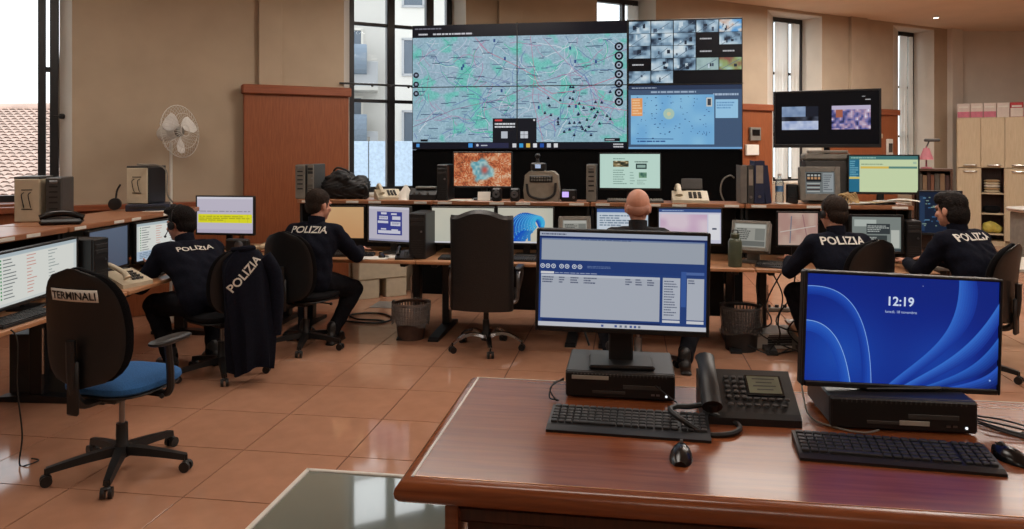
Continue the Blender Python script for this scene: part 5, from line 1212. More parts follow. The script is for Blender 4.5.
BB = mat('navy_binder', (30, 38, 66), .5); GB = mat('grey_binder', (104, 98, 92), .6)
binder('grey ring binder at left of the group on right shelf', on_shelf(741.5, SY + .15), 0, GB, .055, .33, 0, False); binder('dark ring binder between grey and navy binders', on_shelf(748.5, SY + .15), 0, DGREY, .05, .33)
binder('tall navy ring binder with grey spine label on right shelf', on_shelf(757, SY + .14), 0, BB, .085, .37); binder('navy ring binder leaning at right of the binders', on_shelf(766, SY + .15), 0, BB, .05, .33, -.10, False)
bt = thing('water_bottle', 'clear plastic water bottle standing behind the right shelf papers', 'bottle', on_shelf(779.5, SY + .2)); b = MB(); b.lathe([(.03, 0), (.036, .004), (.036, .06), (.032, .075), (.036, .09), (.036, .18), (.014, .225), (.013, .24)], 18); b.build('body', BOTTLE, bt); b = MB(); b.lathe([(.015, .238), (.016, .24), (.016, .258), (.014, .26)], 14); b.build('cap', WHITEP, bt); b = MB(); b.lathe([(.0365, .10), (.0368, .10), (.0368, .15), (.0365, .15)], 18); b.build('label_band', mat('blue_label', (90, 130, 170), .5), bt)
tb_ = thing('intercom_box', 'small black box with screen beside the water bottle', 'device', on_shelf(792, SY + .15)); b = MB(); b.box((0, 0, .085), (.095, .06, .17), .008); b.build('case', BLACK, tb_, smooth=False); b = MB(); b.box((0, -.031, .10), (.07, .004, .10), .002); b.build('screen_glass', mat('dark_glass', (40, 44, 46), .1), tb_, smooth=False)
# touch terminal on the shelf with thick grey bezel
def terminal(label, loc, rz, w_, h_, cz, pic, m=GREYP, tilt=-.12, bz=.035, dep=.09):
    t = monitor('touch_terminal', label, loc, rz, w_, h_, cz, pic, cat='terminal', bez=bz, chin=bz * 1.3, mats=(m, m), depth=dep, tilt=tilt, base=(w_ * .7, .16), col_w=w_ * .4)
    return t
q = on_shelf(820, SY + .08); terminal('thick grey control terminal with coloured buttons on right shelf', q, 0, .24, .19, .185, pic_panel, bz=.045, tilt=-.05)
b = MB(); b.box((0, 0, .012), (.36, .26, .024), .006); o = thing('printer', 'flat grey printer below the television', 'printer', Vector((PY(824, 150, SY + .33).x, SY + .28, SH + .0)))
b.build('base', GREYP, o, smooth=False); b = MB(); b.box((0, 0, .20), (.38, .14, .36), .012); b.build('housing', DGREY, o, smooth=False); b = MB(); b.box((0, .0, .41), (.40, .16, .06), .015); b.build('lid', GREYP, o, smooth=False); b = MB(); b.box((.0, -.06, .455), (.34, .05, .025), .005); b.build('tray', GREYP, o, smooth=False)
# papers heaped on the right shelf
r = random.Random(9)
for k in range(6):
    b = MB(); n = 8; w_, d_ = r.uniform(.22, .34), r.uniform(.16, .22); cv = r.uniform(.004, .02)
    b.loft([[(w_ * (i / n - .5), y, .001 + cv * math.sin(PI * i / n) * (1 if k % 2 else .3)) for i in range(n + 1)] for y in (-d_ / 2, 0, d_ / 2)], cap=False, closed=False)
    o = tag(b.build('loose_paper', PAPER if k % 3 else mat('tan_paper', (206, 186, 150), .8)), ('first', 'second', 'third', 'fourth', 'fifth', 'sixth')[k] + ' loose paper from the left in heap below the cream-screened monitor', 'paper', 'heaped papers on the right shelf'); m_ = o.modifiers.new('s', 'SOLIDIFY'); m_.thickness = .001
    o.location = on_shelf(848 + 11 * k, SY + .11) + Vector((0, r.uniform(-.02, .02), .002 + .006 * k)); o.rotation_euler = (0, 0, r.uniform(-.4, .4))
b = MB()
for k in range(6): b.tube([(-.06 + .02 * k, 0, .0), (-.07 + .025 * k, .01, .05), (-.03 + .02 * k, -.01, .08 + .006 * (k % 3)), (.05 + .01 * k, .0, .03), (.1, 0, .004)], .008, 7)
o = tag(b.build('cable_bundle', mat('tan_cable', (190, 160, 112), .6)), 'bundle of tan cables between grey terminal and cream-screened monitor', 'cables'); o['kind'] = 'stuff'; o.location = on_shelf(846, SY + .06) + Vector((0, 0, .009))
sheet('crumpled white wrapper on the shelf before the small black box', on_shelf(783, SY + .06), .3, .12, .10, n=5, name='paper_stack')
# ---- things on the worktops
tower_pc('black tower computer standing on the worktop left of swirl monitors', on_desk(423, DY + .30), 0, .15, .40, .38, BLACK, None, 0)
keyboard('keyboard', 'black keyboard on desk behind executive chair, left one', on_desk(462, DY + .16), 0, .40, .13); keyboard('keyboard', 'black keyboard on desk right of executive chair', on_desk(520, DY + .16), 0, .40, .13)
keyboard('keyboard', 'black keyboard before the square form monitor', on_desk(352, DY + .22), .2, .40, .13); mouse('black mouse on desk before the square form monitor', on_desk(382, DY + .16), .3)
for k, (px_, y_) in enumerate(((372, .12), (398, .22), (340, .30))): sheet(('white papers on desk below the square form monitor', 'white papers on desk beside the black tower computer', 'white papers on desk below the pale orange monitor')[k], on_desk(px_, DY + y_), (.2, -.3, .1)[k], .28, .2, n=3, name='paper_stack')
desk_phone('small black telephone at edge of desk before the tower computer', on_desk(405, DY + .13), .2, BLACK, .8)
terminal('grey touch terminal between swirl monitor and bald man', on_desk(575, DY + .34), .15, .21, .16, .26, pic_doc, tilt=-.35)
terminal('grey touch terminal with document behind the green bottle', on_desk(750, DY + .26), -.35, .26, .20, .24, pic_doc, tilt=-.35, bz=.025)
gb = thing('green_bottle', 'olive green drinking bottle on desk beside the touch terminal', 'bottle', on_desk(735, DY + .10)); OL = mat('olive_bottle', (70, 76, 58), .4)
b = MB(); b.lathe([(.05, 0), (.055, .006), (.055, .20), (.045, .225), (.03, .235)], 20); b.build('body', OL, gb); b = MB(); b.lathe([(.034, .232), (.036, .236), (.036, .265), (.02, .275)], 18); b.build('cap', OL, gb); b = MB(); b.tube([(-.02, 0, .27), (-.02, 0, .295), (.02, 0, .295), (.02, 0, .27)], .005, 6, 3); b.build('loop', BLACK, gb)
lp = keyboard('laptop_keyboard', 'black control keyboard lying in front of the reddish map monitor', on_desk(778, DY + .16), -.25, .34, .20, BLACK, DGREY, rest=.04)
keyboard('keyboard', 'black keyboard before the monitor with grey windows', on_desk(868, DY + .16), 0, .36, .13)
# ---- right side desk with the dark screen
d5 = desk_unit('white topped desk with dark blue screen at right end of the row', (3.10, 6.62, 0), 0, 1.40, .75, .70, None, group=None, panel=False, top_m=mat('grey_laminate', (190, 184, 174), .4))
mon(919, 961, 192, 233, 7.02, DT, 'monitor with dark blue screen before the officer at far right', pic_night, base=(.2, .16))
tower_pc('black tower computer standing left of the dark blue screen', Vector((PY(905, 150, 6.9).x + .02, 6.92, DT)), 0, .12, .36, .34, BLACK, None, 0)
# ================================================================== LEFT DESK ROW
LA = math.radians(4.5); LO = Vector((-3.24, 3.50, 0)); LDX = Vector((-math.sin(LA), math.cos(LA), 0)); LDY = Vector((-math.cos(LA), -math.sin(LA), 0))
def left(a, d, z=0.): q = LO + LDX * a + LDY * d; return Vector((q.x, q.y, z))
LRZ = PI / 2 + LA; LS = 1.13
desk_unit('beech desk with raised shelf at left edge, holding the wide table screen', left(.25, 0), LRZ, 1.80, .85, .70, LS, .42, .55, DG, panel=False)
desk_unit('beech desk with raised shelf where the headset officer types', left(2.07, 0), LRZ, 1.82, .85, .70, LS, .42, .55, DG, panel=False)
def lmon(p, q, z0, z1, label, pic, zb=.70, **kw):
    """monitor between two ground points"""
    p = Vector((*p, 0)); q = Vector((*q, 0)); d = q - p; c = (p + q) / 2
    return monitor('computer_monitor', label, (c.x, c.y, zb), math.atan2(d.y, d.x), d.length, z1 - z0, (z0 + z1) / 2 - zb, pic, base=(.2, .15), **kw)
lmon((-3.43, 3.66), (-3.58, 4.48), .775, 1.07, 'wide monitor with green and white table at left edge', pic_table(1))
lmon((-3.74, 4.80), (-3.83, 5.34), .775, 1.07, 'monitor with plain grey-blue screen left of the table monitor', pic_plain((92, 104, 124), (76, 86, 104)))
lmon((-3.80, 5.40), (-3.77, 6.05), .78, 1.07, 'monitor with white table in front of the headset officer', pic_table(2, side=True))
cd = desk_unit('small corner desk under the monitor with the yellow band', (-3.55, 6.50, 0), 0, .80, .75, .70, None, group=None, panel=True)
mon(197, 253, 197, 233, 6.74, DT, 'monitor with yellow band on lilac page before the wall', pic_yellow, base=(.2, .16))
sp_ = thing('desk_speaker', 'black conference speaker with pale ring under the yellow band monitor', 'speaker', (PY(238, 150, 6.62).x, 6.62, DT)); b = MB(); b.box((0, 0, .06), (.22, .07, .12), .012); b.build('case', BLACK, sp_, smooth=False); b = MB(); b.lathe([(.04, 0), (.044, .006), (.038, .008)], 20, (.03, -.036, .065), RX(PI / 2)); b.build('ring', STEEL, sp_)
keyboard('keyboard', 'black keyboard before the wide table screen at left edge', left(.28, .10, .70), LRZ, .44, .14); 
keyboard('keyboard', 'black keyboard in front of the headset officer', left(2.0, .22, .70), LRZ + .1, .44, .14)
desk_phone('cream telephone on left desk before the grey-blue screen', left(1.38, .16, .70), LRZ - .3, CREAM, 1.25)
sheet('small white paper on desk near the cream telephone', left(1.60, .24, .70), .4, .2, .14, n=2, name='paper_stack')
tower_pc('black tower computer between wide monitor and grey-blue monitor', left(1.12, .28, .70), LRZ, .16, .36, .22, BLACK, None, 0)
tower_pc('cream fronted computer with handles on left shelf', Vector((*PH(31, 221, LS).xy, LS)) + Vector((0, .03, 0)), .40, .165, .315, .28, CREAM, CREAM, 1)
tower_pc('dark grey computer beside the cream one on left shelf', Vector((*PH(54, 221, LS).xy, LS)) + Vector((.0, .06, 0)), .40, .105, .32, .28, DGREY, DGREY, 2)
hp_ = thing('desk_phone', 'black telephone handset lying on left shelf by dark grey computer', 'telephone', PH(64, 224, LS) + Vector((0, -.02, 0)), .55); b = MB(); b.box((0, 0, .02), (.26, .15, .04), .015); b.build('base', BLACK, hp_, smooth=False); b = MB(); b.tube([(-.13, -.02, .05), (-.05, -.02, .075), (.05, -.02, .075), (.14, -.02, .045)], .022, 10); b.build('handset', BLACKG, hp_)
cpc = Vector((*PH(148, 206, LS).xy, LS)); cpc = left(2.62, .70, LS)
tower_pc('cream and black computer on shelf in front of the fan', cpc + Vector((-.02, 0, .06)), .05, .19, .31, .28, BLACK, CREAM, 1)
bb = thing('equipment_tray', 'flat blue-black box under the computer by the fan', 'box', cpc, .55); b = MB(); b.box((0, -.02, .029), (.34, .30, .058), .006); b.build('box', mat('navy_plastic', (34, 40, 58), .4), bb, smooth=False); b = MB(); b.box((0, -.172, .03), (.28, .006, .02), .002); b.build('front_slot', BLACK, bb, smooth=False)
hs2 = thing('spare_headset', 'black headset hung at left side of the computer by the fan', 'headset', cpc + Vector((-.235, -.12, .0)), .4); b = MB(); b.lathe([(.02, -.02), (.052, -.015), (.052, .015), (.02, .02)], 18, (0, 0, .055), RX(PI / 2)); b.build('ear_cup', BLACK, hs2); b = MB(); b.tube([(.0, .03, .06), (.0, .06, .16), (.03, .05, .22)], .008, 7); b.build('headband', BLACK, hs2)
cable('computer_cable', 'grey cable draped over the computer by the fan', [cpc + Vector(q) for q in ((.03, -.2, .40), (.06, -.16, .395), (.14, -.08, .39), (.21, -.06, .33), (.24, -.10, .15), (.27, -.06, .07))], .007, GREYP)
sheet('white sheet on shelf before the blue-black box', left(2.52, .50, LS), .2, .3, .18)
cable('computer_cable', 'dark cable lying on shelf end near the fan', [left(2.86, .62, LS) + Vector(q) for q in ((-.12, .0, .008), (-.03, .03, .02), (.05, -.03, .03), (.0, -.06, .012), (-.08, -.03, .008))], .009)
tower_pc('dark computer on floor under desk behind the blue chair', left(1.16, .58, 0), LRZ + .1, .17, .42, .40, DGREY, BLACK, 2)
cable('computer_cable', 'thin black cable hanging from left desk to the floor', [left(.05, -.02, .70) + Vector(q) for q in ((0, 0, .004), (.03, .01, -.06), (.02, .02, -.3), (.05, .02, -.55), (.07, -.02, -.69), (.12, -.02, -.692), (.13, .04, -.692), (.08, .05, -.69))], .004)
dr = thing('drawer_unit', 'grey-beige drawer unit behind the left desk legs', 'drawers', left(.85, 1.10, 0), LRZ); b = MB(); b.box((0, 0, .29), (.40, .44, .54), .006); b.build('body', GREYP, dr, smooth=False)
for k in range(3):
    b = MB(); b.box((0, -.228, .12 + .175 * k), (.38, .018, .165), .004); dd = b.build('drawer', mat('taupe_laminate', (138, 122, 104), .5), dr, smooth=False); b = MB(); b.box((0, -.242, .17 + .175 * k), (.14, .014, .016), .004); b.build('handle', DGREY, dd, smooth=False)
for sx in (-1, 1):
    for sy in (-1, 1): b = MB(); b.cyl((sx * .16, sy * .18, 0), (sx * .16, sy * .18, .03), .02, n=10); b.build('castor', BLACK, dr)
# pedestal fan
fc = PZ(176, 132, 7.45); fan = thing('pedestal_fan', 'white pedestal fan standing behind the left shelf', 'fan', (fc.x, fc.y, 0), 1.42)
b = MB(); b.lathe([(.22, 0), (.22, .012), (.05, .03), (.02, .04)], 24); b.build('base', WHITEP, fan); b = MB(); b.cyl((0, .06, .03), (0, .06, fc.z - .10), .014); b.build('pole', WHITEP, fan)
FM = Matrix.Translation((0, 0, fc.z)) @ Matrix.Rotation(-.12, 4, 'X') @ Matrix.Scale(1.15, 4)
b = MB(); b.M = FM; b.lathe([(.05, -.16), (.065, -.14), (.065, -.04), (.03, -.02)], 18, (0, 0, 0), RX(PI / 2)); b.build('motor', WHITEP, fan)
for k in range(3):
    b = MB(); b.M = FM; a0 = k * 2 * PI / 3 + .45; rings = []
    for q in range(6):
        f = q / 5; rr = .045 + .145 * f; hw = .25 + .30 * math.sin(PI * (.15 + .75 * f)); rings.append([(rr * math.cos(a0 + s * hw), -.045 + .022 * s + e, rr * math.sin(a0 + s * hw)) for s, e in ((-1, 0), (0, 0), (1, 0), (1, .003), (0, .003), (-1, .003))])
    b.loft(rings); b.build('blade', mat('fan_blade_white', (226, 224, 220), .4), fan)
b = MB(); b.M = FM; b.lathe([(.045, 0), (.045, .03), (.02, .045)], 16, (0, -.02, 0), RX(PI / 2)); b.build('hub', GREYP, fan)
b = MB(); b.M = FM
for k in range(36):
    a = 2 * PI * k / 36; c, s = math.cos(a), math.sin(a); b.tube([(.04 * c, -.095, .04 * s), (.15 * c, -.09, .15 * s), (.222 * c, -.045, .222 * s), (.16 * c, .02, .16 * s), (.05 * c, .03, .05 * s)], .0016, 4, 3)
for rr, yy in ((.225, -.045), (.15, -.092), (.05, -.096)): b.tube([(rr * math.cos(a), yy, rr * math.sin(a)) for a in [2 * PI * i / 32 for i in range(32)]], .003 if rr > .2 else .002, 5, 1, True)
b.build('cage', WHITEP, fan, stuff=True)
# ================================================================== CHAIRS
c0 = PH(122, 470); q_ = PH(107, 498); TCR = -.14; TC = task_chair('black office chair with blue seat and paper sign reading TERMINALI', (c0.x, c0.y, 0), TCR, FABB, FABK, .49, 1.085, .50, True, True, None, math.atan2(q_.y - c0.y, q_.x - c0.x) - TCR, .335, back_lo=.01)
# paper sign on the back shell, curved with it
sg = MB(); lt = MB(); zc = .955
def back_pt(x, z):
    f = (z - .50) / (1.085 - .50); return (x, -.235 - .05 * f + .03 * math.sin(PI * f * .9) - .04 - .0135 + .35 * x * x / .50, z)
n = 10; sg.loft([[(lambda q: (q[0], q[1] - .002, q[2]))(back_pt(-.14 + .28 * i / n, z)) for i in range(n + 1)] for z in (zc - .030, zc - .01, zc + .01, zc + .030)], cap=False, closed=False)
o = sg.build('paper_sign', PAPER, TC); m_ = o.modifiers.new('s', 'SOLIDIFY'); m_.thickness = .001
v, f = text_geo('TERMINALI', True); sx = .262 / (v[:, 0].max() - v[:, 0].min())
lt.add([(lambda q: (q[0], q[1] - .005, q[2]))(back_pt(p[0] * sx, zc - .019 + p[1] * .038)) for p in v], f); lt.build('sign_lettering', mat('black_ink', (28, 26, 26), .7), o, smooth=False)
ex = thing('executive_chair', 'tall black executive chair with chrome base facing the centre desk', 'chair', (-1.18, 6.2, 0), -.02)
star_base(ex, .30, CHROME, BLACK, rot=-1.25, arch=.045, thick=.014)
b = MB(); b.cyl((0, 0, .18), (0, 0, .40), .022); b.build('gas_lift', BLACK, ex); b = MB(); b.box((0, 0, .375), (.24, .28, .04), .01); b.build('mechanism', BLACK, ex, smooth=False)
b = MB(); cushion(b, (0, .05, .44), (.52, .50, .12)); b.build('seat', LEATH, ex)
b = MB(); rings = []
for k in range(24):
    u = -1 + 2 * k / 23; x = u * .255; top = 1.125 + (.05 * math.cos(u / .72 * PI / 2) if abs(u) < .72 else 0); yb = -.22 + .06 * u * u
    th = .05 if abs(u) < .93 else .03
    rings.append([(x, yb + dy, z) for dy, z in ((-th, .36), (-th - .01, .5), (-th, .8), (-th - .015, top - .03), (-th * .5, top), (th * .4, top - .005), (th, top - .05), (th, .8), (th, .5), (th * .6, .36))])
b.loft(rings); b.build('backrest', LEATH, ex)
for sx in (-1, 1):
    b = MB(); b.tube([(sx * .22, -.10, .41), (sx * .275, -.08, .44), (sx * .28, -.06, .64), (sx * .275, .12, .66), (sx * .27, .16, .58), (sx * .23, .15, .42)], .016, 8); b.build('arm_frame', STEEL, ex)
    b = MB(); cushion(b, (sx * .278, .03, .68), (.06, .26, .035)); b.build('armrest', LEATH, ex)
CG = 'black office chairs of the officers'
o1 = PH(222, 374); task_chair('black office chair with uniform jacket hung over it, under headset officer', (o1.x, o1.y, 0), math.radians(58), seat_h=.47, back_h=.96, r=.32, base_rot=.5, group=CG, arms=False, back_lo=0.)
o2 = PH(313, 347); task_chair('black office chair under the officer near the wooden wall panel', (o2.x - .05, o2.y - .03, 0), -.22, seat_h=.47, back_lo=-.05, back_h=1.0, back_w=.49, r=.31, base_rot=.15, group=CG, oval=True, arms=False)
o3 = (.06, 5.78); task_chair('black office chair with chrome base under the bald man', (*o3, 0), 0., seat_h=.45, back_h=.88, r=.31, base_rot=-.9, group=CG, metal=STEEL)
o4 = cw(.432 * 5.8, 5.8); task_chair('black office chair under the officer at the reddish map screen', (o4.x + .04, o4.y, 0), .58, seat_h=.47, back_h=1.0, back_w=.50, group=CG, arms=False, back_lo=-.04)
o5 = cw(.617 * 5.6, 5.6); task_chair('black office chair at far right behind the lock screen monitor', (o5.x - .09, o5.y - .03, 0), .82, seat_h=.46, back_h=.99, back_w=.50, group=CG, arms=False, back_lo=-.04, base_rot=-.22, r=.31)
# ================================================================== PEOPLE
person('officer in dark uniform and headset leaning over the left desk', (o1.x - .10, o1.y - .03, 0), math.radians(56), seat=.455, lean=.76, hl=(-.16, .60, .76), hr=(.16, .56, .76), fl=(-.14, .30), fr=(.16, .24), head_yaw=.38, head_pitch=-.12, hair='quiff', headset='black headset worn by the officer at left desk', twist=-.15, letter_h=.046, letter_w=.26, letter_dz=-.01)
person('officer in dark uniform seated beside the wooden wall panel', (o2.x - .03, o2.y - .02, 0), -.04, lean=.30, hl=(-.10, .50, .76), hr=(.24, .52, .76), fl=(-.16, .26), fr=(.14, .16), head_yaw=-.5, head_pitch=-.12, hair='short', hair_m=HAIRG, letter_h=.064, torso_l=.45, letter_dz=-.075)
person('bald man in black top seen from behind at centre desk', (*o3, 0), 0., lean=.14, seat=.44, hl=(-.2, .46, .75), hr=(.2, .46, .75), head_pitch=-.1, hair='bald', hs_=1.17, letters=None, fl=(-.2, .1), fr=(.34, -.02), top=mat('black_sweater', (24, 24, 28), .9, var=.2, scale=80, bump=.2), torso_l=.50)
person('officer in dark uniform seen from behind at right desk', (o4.x + .02, o4.y, 0), .18, lean=.26, hl=(-.24, .44, .75), hr=(.2, .48, .75), head_yaw=.25, head_pitch=-.1, hair='short', hair_m=HAIRG, headset='black headset worn by the officer at right desk', letter_h=.066, letter_w=.34, torso_l=.42, letter_dz=-.08, fl=(-.14, .3), fr=(.14, .3))
person('officer in dark uniform turned left at far right of room', (o5.x, o5.y, 0), .52, lean=.38, hl=(-.14, .52, .76), hr=(.16, .52, .76), head_yaw=.12, head_pitch=-.1, hair='long', hair_m=HAIRD, letter_h=.066, letter_w=.34, torso_l=.48, letter_dz=-.07, fl=(-.14, .3), fr=(.14, .3))
# uniform jacket hung over the headset officer's chair
jk = thing('uniform_jacket', 'dark police jacket hung over the back of the headset officer chair', 'jacket', (o1.x, o1.y, 0), math.radians(58)); b = MB(); rings = []; N = 44
for k in range(15):
    f = k / 14; z = .10 + .86 * f; ring = []
    wd = np.interp(f, [0, .3, .7, .9, 1], [.16, .175, .185, .175, .09]); th = np.interp(f, [0, .3, .8, .94, 1], [.085, .095, .075, .065, .035]); cy = -.315 - .02 * math.sin(PI * f) - .04 * (1 - f)
    for i in range(N):
        a = 2 * PI * i / N; c, s = math.cos(a), math.sin(a); fold = .016 * (1 - f) * math.sin(9 * a + 2.2 * f) + .009 * math.sin(5 * a - 5 * f)
        ring.append(((wd + fold) * math.copysign(abs(c) ** .8, c) + .03 * (1 - f), cy + (th + fold) * s, z + .02 * math.sin(3 * a) * (1 - f) - .03 * abs(c) ** 2 * f))
    rings.append(ring)
b.loft(rings); me_ = b; jb = b.build('body', NAVY, jk)
bv = BVHTree.FromPolygons([v.co for v in jb.data.vertices], [p.vertices for p in jb.data.polygons])
for sx in (1,):
    b = MB(); b.tube([(sx * .13, -.34, .88), (sx * .19, -.38, .76), (sx * .20, -.40, .56), (sx * .19, -.39, .32)], lambda f: .062 - .014 * f, 12, 5); b.build('sleeve', NAVY, jk)
b = MB(); b.tube([(-.08, -.29, .945), (-.04, -.35, .955), (.04, -.35, .955), (.08, -.29, .945)], .02, 8); b.build('collar', NAVY, jk)
v, f = text_geo('POLIZIA', True); sx = .30 / (v[:, 0].max() - v[:, 0].min()); rot = .78; vs = []
for p in v:
    x, z = p[0] * sx, p[1] * .058; q = Vector((-.03 + x * math.cos(rot) - z * math.sin(rot), -1.0, .77 + x * math.sin(rot) + z * math.cos(rot))); h = bv.ray_cast(q, Vector((0, 1, 0)))
    vs.append((q.x, (h[0].y if h[0] else -.40) - .007, q.z))
b = MB(); b.add(vs, f); b.build('back_lettering', LETTER, jk, smooth=False)
# tan scarf behind the jacket on the corner desk
b = MB(); r = random.Random(6)
for k in range(7): b.capsule((-.16 + .04 * k, -.05 + .03 * (k % 3), .03 + .006 * k), .03, (.02 + .03 * k, .05 - .03 * (k % 2), .05 + .014 * (k % 4)), .026)
sc_ = PY(268, 244, 6.66); o = remesh(b, 'tan_cloth', mat('tan_cloth', (186, 164, 134), .9, var=.15, scale=40, bump=.3), None, .012, 2, folds(.006)); tag(o, 'crumpled tan cloth on desk between yellow band monitor and officer', 'cloth'); o.location = (sc_.x, 6.66, .70); centre_origin(o); o.location.z = .702
# ================================================================== FLOOR THINGS
def waste_bin(label, loc, h_, r0, r1, m, slats, bag):
    t = thing('wastebasket', label, 'bin', loc); b = MB(); b.lathe([(r0 * .9, .004), (r0, 0), (r0, .01), (r0 + (r1 - r0) * .45, h_ * .45), (r0 + (r1 - r0) * .45 - .004, h_ * .45), (r0 - .006, .012)], 28); b.build('body', m, t)
    b = MB(); rr = lambda z: r0 + (r1 - r0) * z / h_
    for k in range(34):
        a = 2 * PI * k / 34; z0 = h_ * .43; b.cyl((rr(z0) * math.cos(a), rr(z0) * math.sin(a), z0), (rr(h_) * math.cos(a), rr(h_) * math.sin(a), h_ - .01), .006, n=5)
    for z in (.55, .68, .8): b.tube([(rr(h_ * z) * math.cos(a), rr(h_ * z) * math.sin(a), h_ * z) for a in [2 * PI * i / 28 for i in range(28)]], .005, 5, 1, True)
    b.build('lattice', m, t, stuff=True)
    b = MB(); b.tube([(r1 * math.cos(a), r1 * math.sin(a), h_ - .012) for a in [2 * PI * i / 32 for i in range(32)]], .013, 8, 1, True); b.build('rim', m, t)
    b = MB(); rings = []
    for q in range(9):
        f = q / 8; z = h_ + .008 - f * h_ * .62
        rings.append([((r1 + .022 - (r1 - r0) * f * .5 + .012 * math.sin(7 * a + 3 * f) * (.3 + f)) * math.cos(a), (r1 + .022 - (r1 - r0) * f * .5 + .012 * math.sin(5 * a + 4 * f)) * math.sin(a), z + .02 * f * math.sin(3 * a)) for a in [2 * PI * i / 40 for i in range(40)]])
    b.loft(rings, cap=False); b.build('bin_liner', bag, t); return t
p = PH(411, 338); waste_bin('brown lattice wastebasket with clear liner beside executive chair', (p.x, p.y, 0), .315, .115, .15, mat('brown_wicker', (74, 52, 42), .7, var=.2), True, BAGP)
p = PH(741, 349); waste_bin('dark wastebasket with liner under the right desk', (p.x, p.y, 0), .36, .125, .15, mat('dark_bin', (36, 34, 34), .6), True, glassy('smoky_bin_bag', (.5, .5, .5), 1.4, .2, .12))
p = PH(386, 305); b = MB(); b.box((0, 0, .003), (.26, .32, .006), .002); b.box((0, -.1, .008), (.06, .02, .005), .002); o = tag(b.build('floor_hatch', mat('worn_steel', (150, 146, 142), .5, .4), smooth=False), 'steel floor socket plate behind the brown wastebasket', 'floor plate'); o.location = (p.x, p.y, .001)
pts = [PH(x, y, .010) for x, y in ((340, 320), (356, 322), (378, 323), (392, 319), (384, 314), (366, 313), (350, 315), (358, 319), (376, 320), (384, 321))]
cable('floor_cable', 'black cable coiled on floor left of brown wastebasket', pts, .009)
# tangle under the right desk
ub = PH(790, 315); r = random.Random(12)
ps = thing('power_strip', 'white power strip on floor under the right desk', 'power strip', (ub.x - .1, ub.y + .15, 0), .1); b = MB(); b.box((0, 0, .022), (.42, .06, .044), .008); b.build('body', GREYP, ps, smooth=False)
for k in range(5):
    b = MB(); b.cyl((-.16 + .08 * k, 0, .043), (-.16 + .08 * k, 0, .07), .02); b.build('plug', BLACK, ps)
for k in range(6):
    x0 = .99 + .10 * k + .06; pts = [Vector((x0, DY + .25, .66)), Vector((x0 + r.uniform(-.15, .15), DY + .2 + r.uniform(-.1, .1), .45)), Vector((x0 + r.uniform(-.2, .2), DY + .15 + r.uniform(-.15, .1), .26)), Vector((x0 + r.uniform(-.2, .2), DY + .2, .12)), Vector((x0 + r.uniform(-.1, .3), DY + .05 + r.uniform(-.1, .1), .02)), Vector((x0 + .25, DY + .25, .012))]
    cable('floor_cable', ('first', 'second', 'third', 'fourth', 'fifth', 'sixth')[k] + ' black cable from the left, hanging under the right desk', pts, .006, group='tangled cables under the right desk')
ft = thing('footrest', 'wooden footrest board among cables under the right desk', 'footrest', (1.52, DY + .30, 0), .2); b = MB(); b.box((0, 0, .18), (.42, .28, .022), .004, RX(.25)); b.build('board', DESKW, ft, smooth=False)
for sx in (-1, 1): b = MB(); b.box((sx * .18, .02, .08), (.03, .22, .16), .006); b.build('leg', GREYP, ft, smooth=False)
tower_pc('grey computer lying on floor under the right desk', (1.22, DY + .45, 0), .1, .40, .12, .36, GREYP, WHITEP, 2)
# ================================================================== WINDOW WALL THINGS
a, c = ws(351), ws(398); rad = thing('radiator_cover', 'beige radiator cover under the window left of video wall', 'radiator'); rad.matrix_world = WM @ Matrix.Translation(((a + c) / 2, -.16, 0))
b = MB(); b.box((0, 0, .62), (c - a, .26, .82), .01); b.build('cabinet', CREAM, rad, smooth=False); b = MB(); b.box((-(c - a) / 2 + .12, 0, .105), (.24, .24, .21), .006); b.build('foot', CREAM, rad, smooth=False); b = MB(); b.box(((c - a) / 2 - .12, 0, .105), (.24, .24, .21), .006); b.build('foot', CREAM, rad, smooth=False)
b = MB()
for k in range(14): b.box((-(c - a) * .38 + k * (c - a) * .058, -.132, .94), (.03, .006, .10), .002)
b.build('grille', DGREY, rad, smooth=False, stuff=True)
def on_wall(px, py, label, name, cat, w_, h_, m, d=-.145, extra=None):
    s = ws(px, d); z = (Vector((0, 0, 0)) + (WM @ Vector((s, d, 0)))); F = z.dot(FV); zz = EYE - (py - HZ) / FPX * F
    t = thing(name, label, cat); t.matrix_world = WM @ Matrix.Translation((s, d, zz)); b = MB(); b.box((0, 0, 0), (w_, .04, h_), .006); b.build('case', m, t, smooth=False)
    if extra: b = MB(); b.box((0, -.022, .02), (w_ * .7, .006, h_ * .45), .002); b.build('screen', extra, t, smooth=False)
    return t
on_wall(755, 134, 'grey wall intercom with dark screen on wooden panel beside video wall', 'wall_intercom', 'intercom', .22, .20, GREYP, extra=BLACKG); on_wall(752, 150, 'pale notice card under the wall intercom', 'notice_card', 'notice', .26, .16, PAPER, -.14)
on_wall(880, 136, 'small cream plate on wooden panel right of the television', 'wall_plate', 'plate', .10, .08, CREAM); on_wall(889.5, 149, 'white wall phone on wooden panel left of last window', 'wall_phone', 'telephone', .14, .34, WHITEP, extra=DGREY)
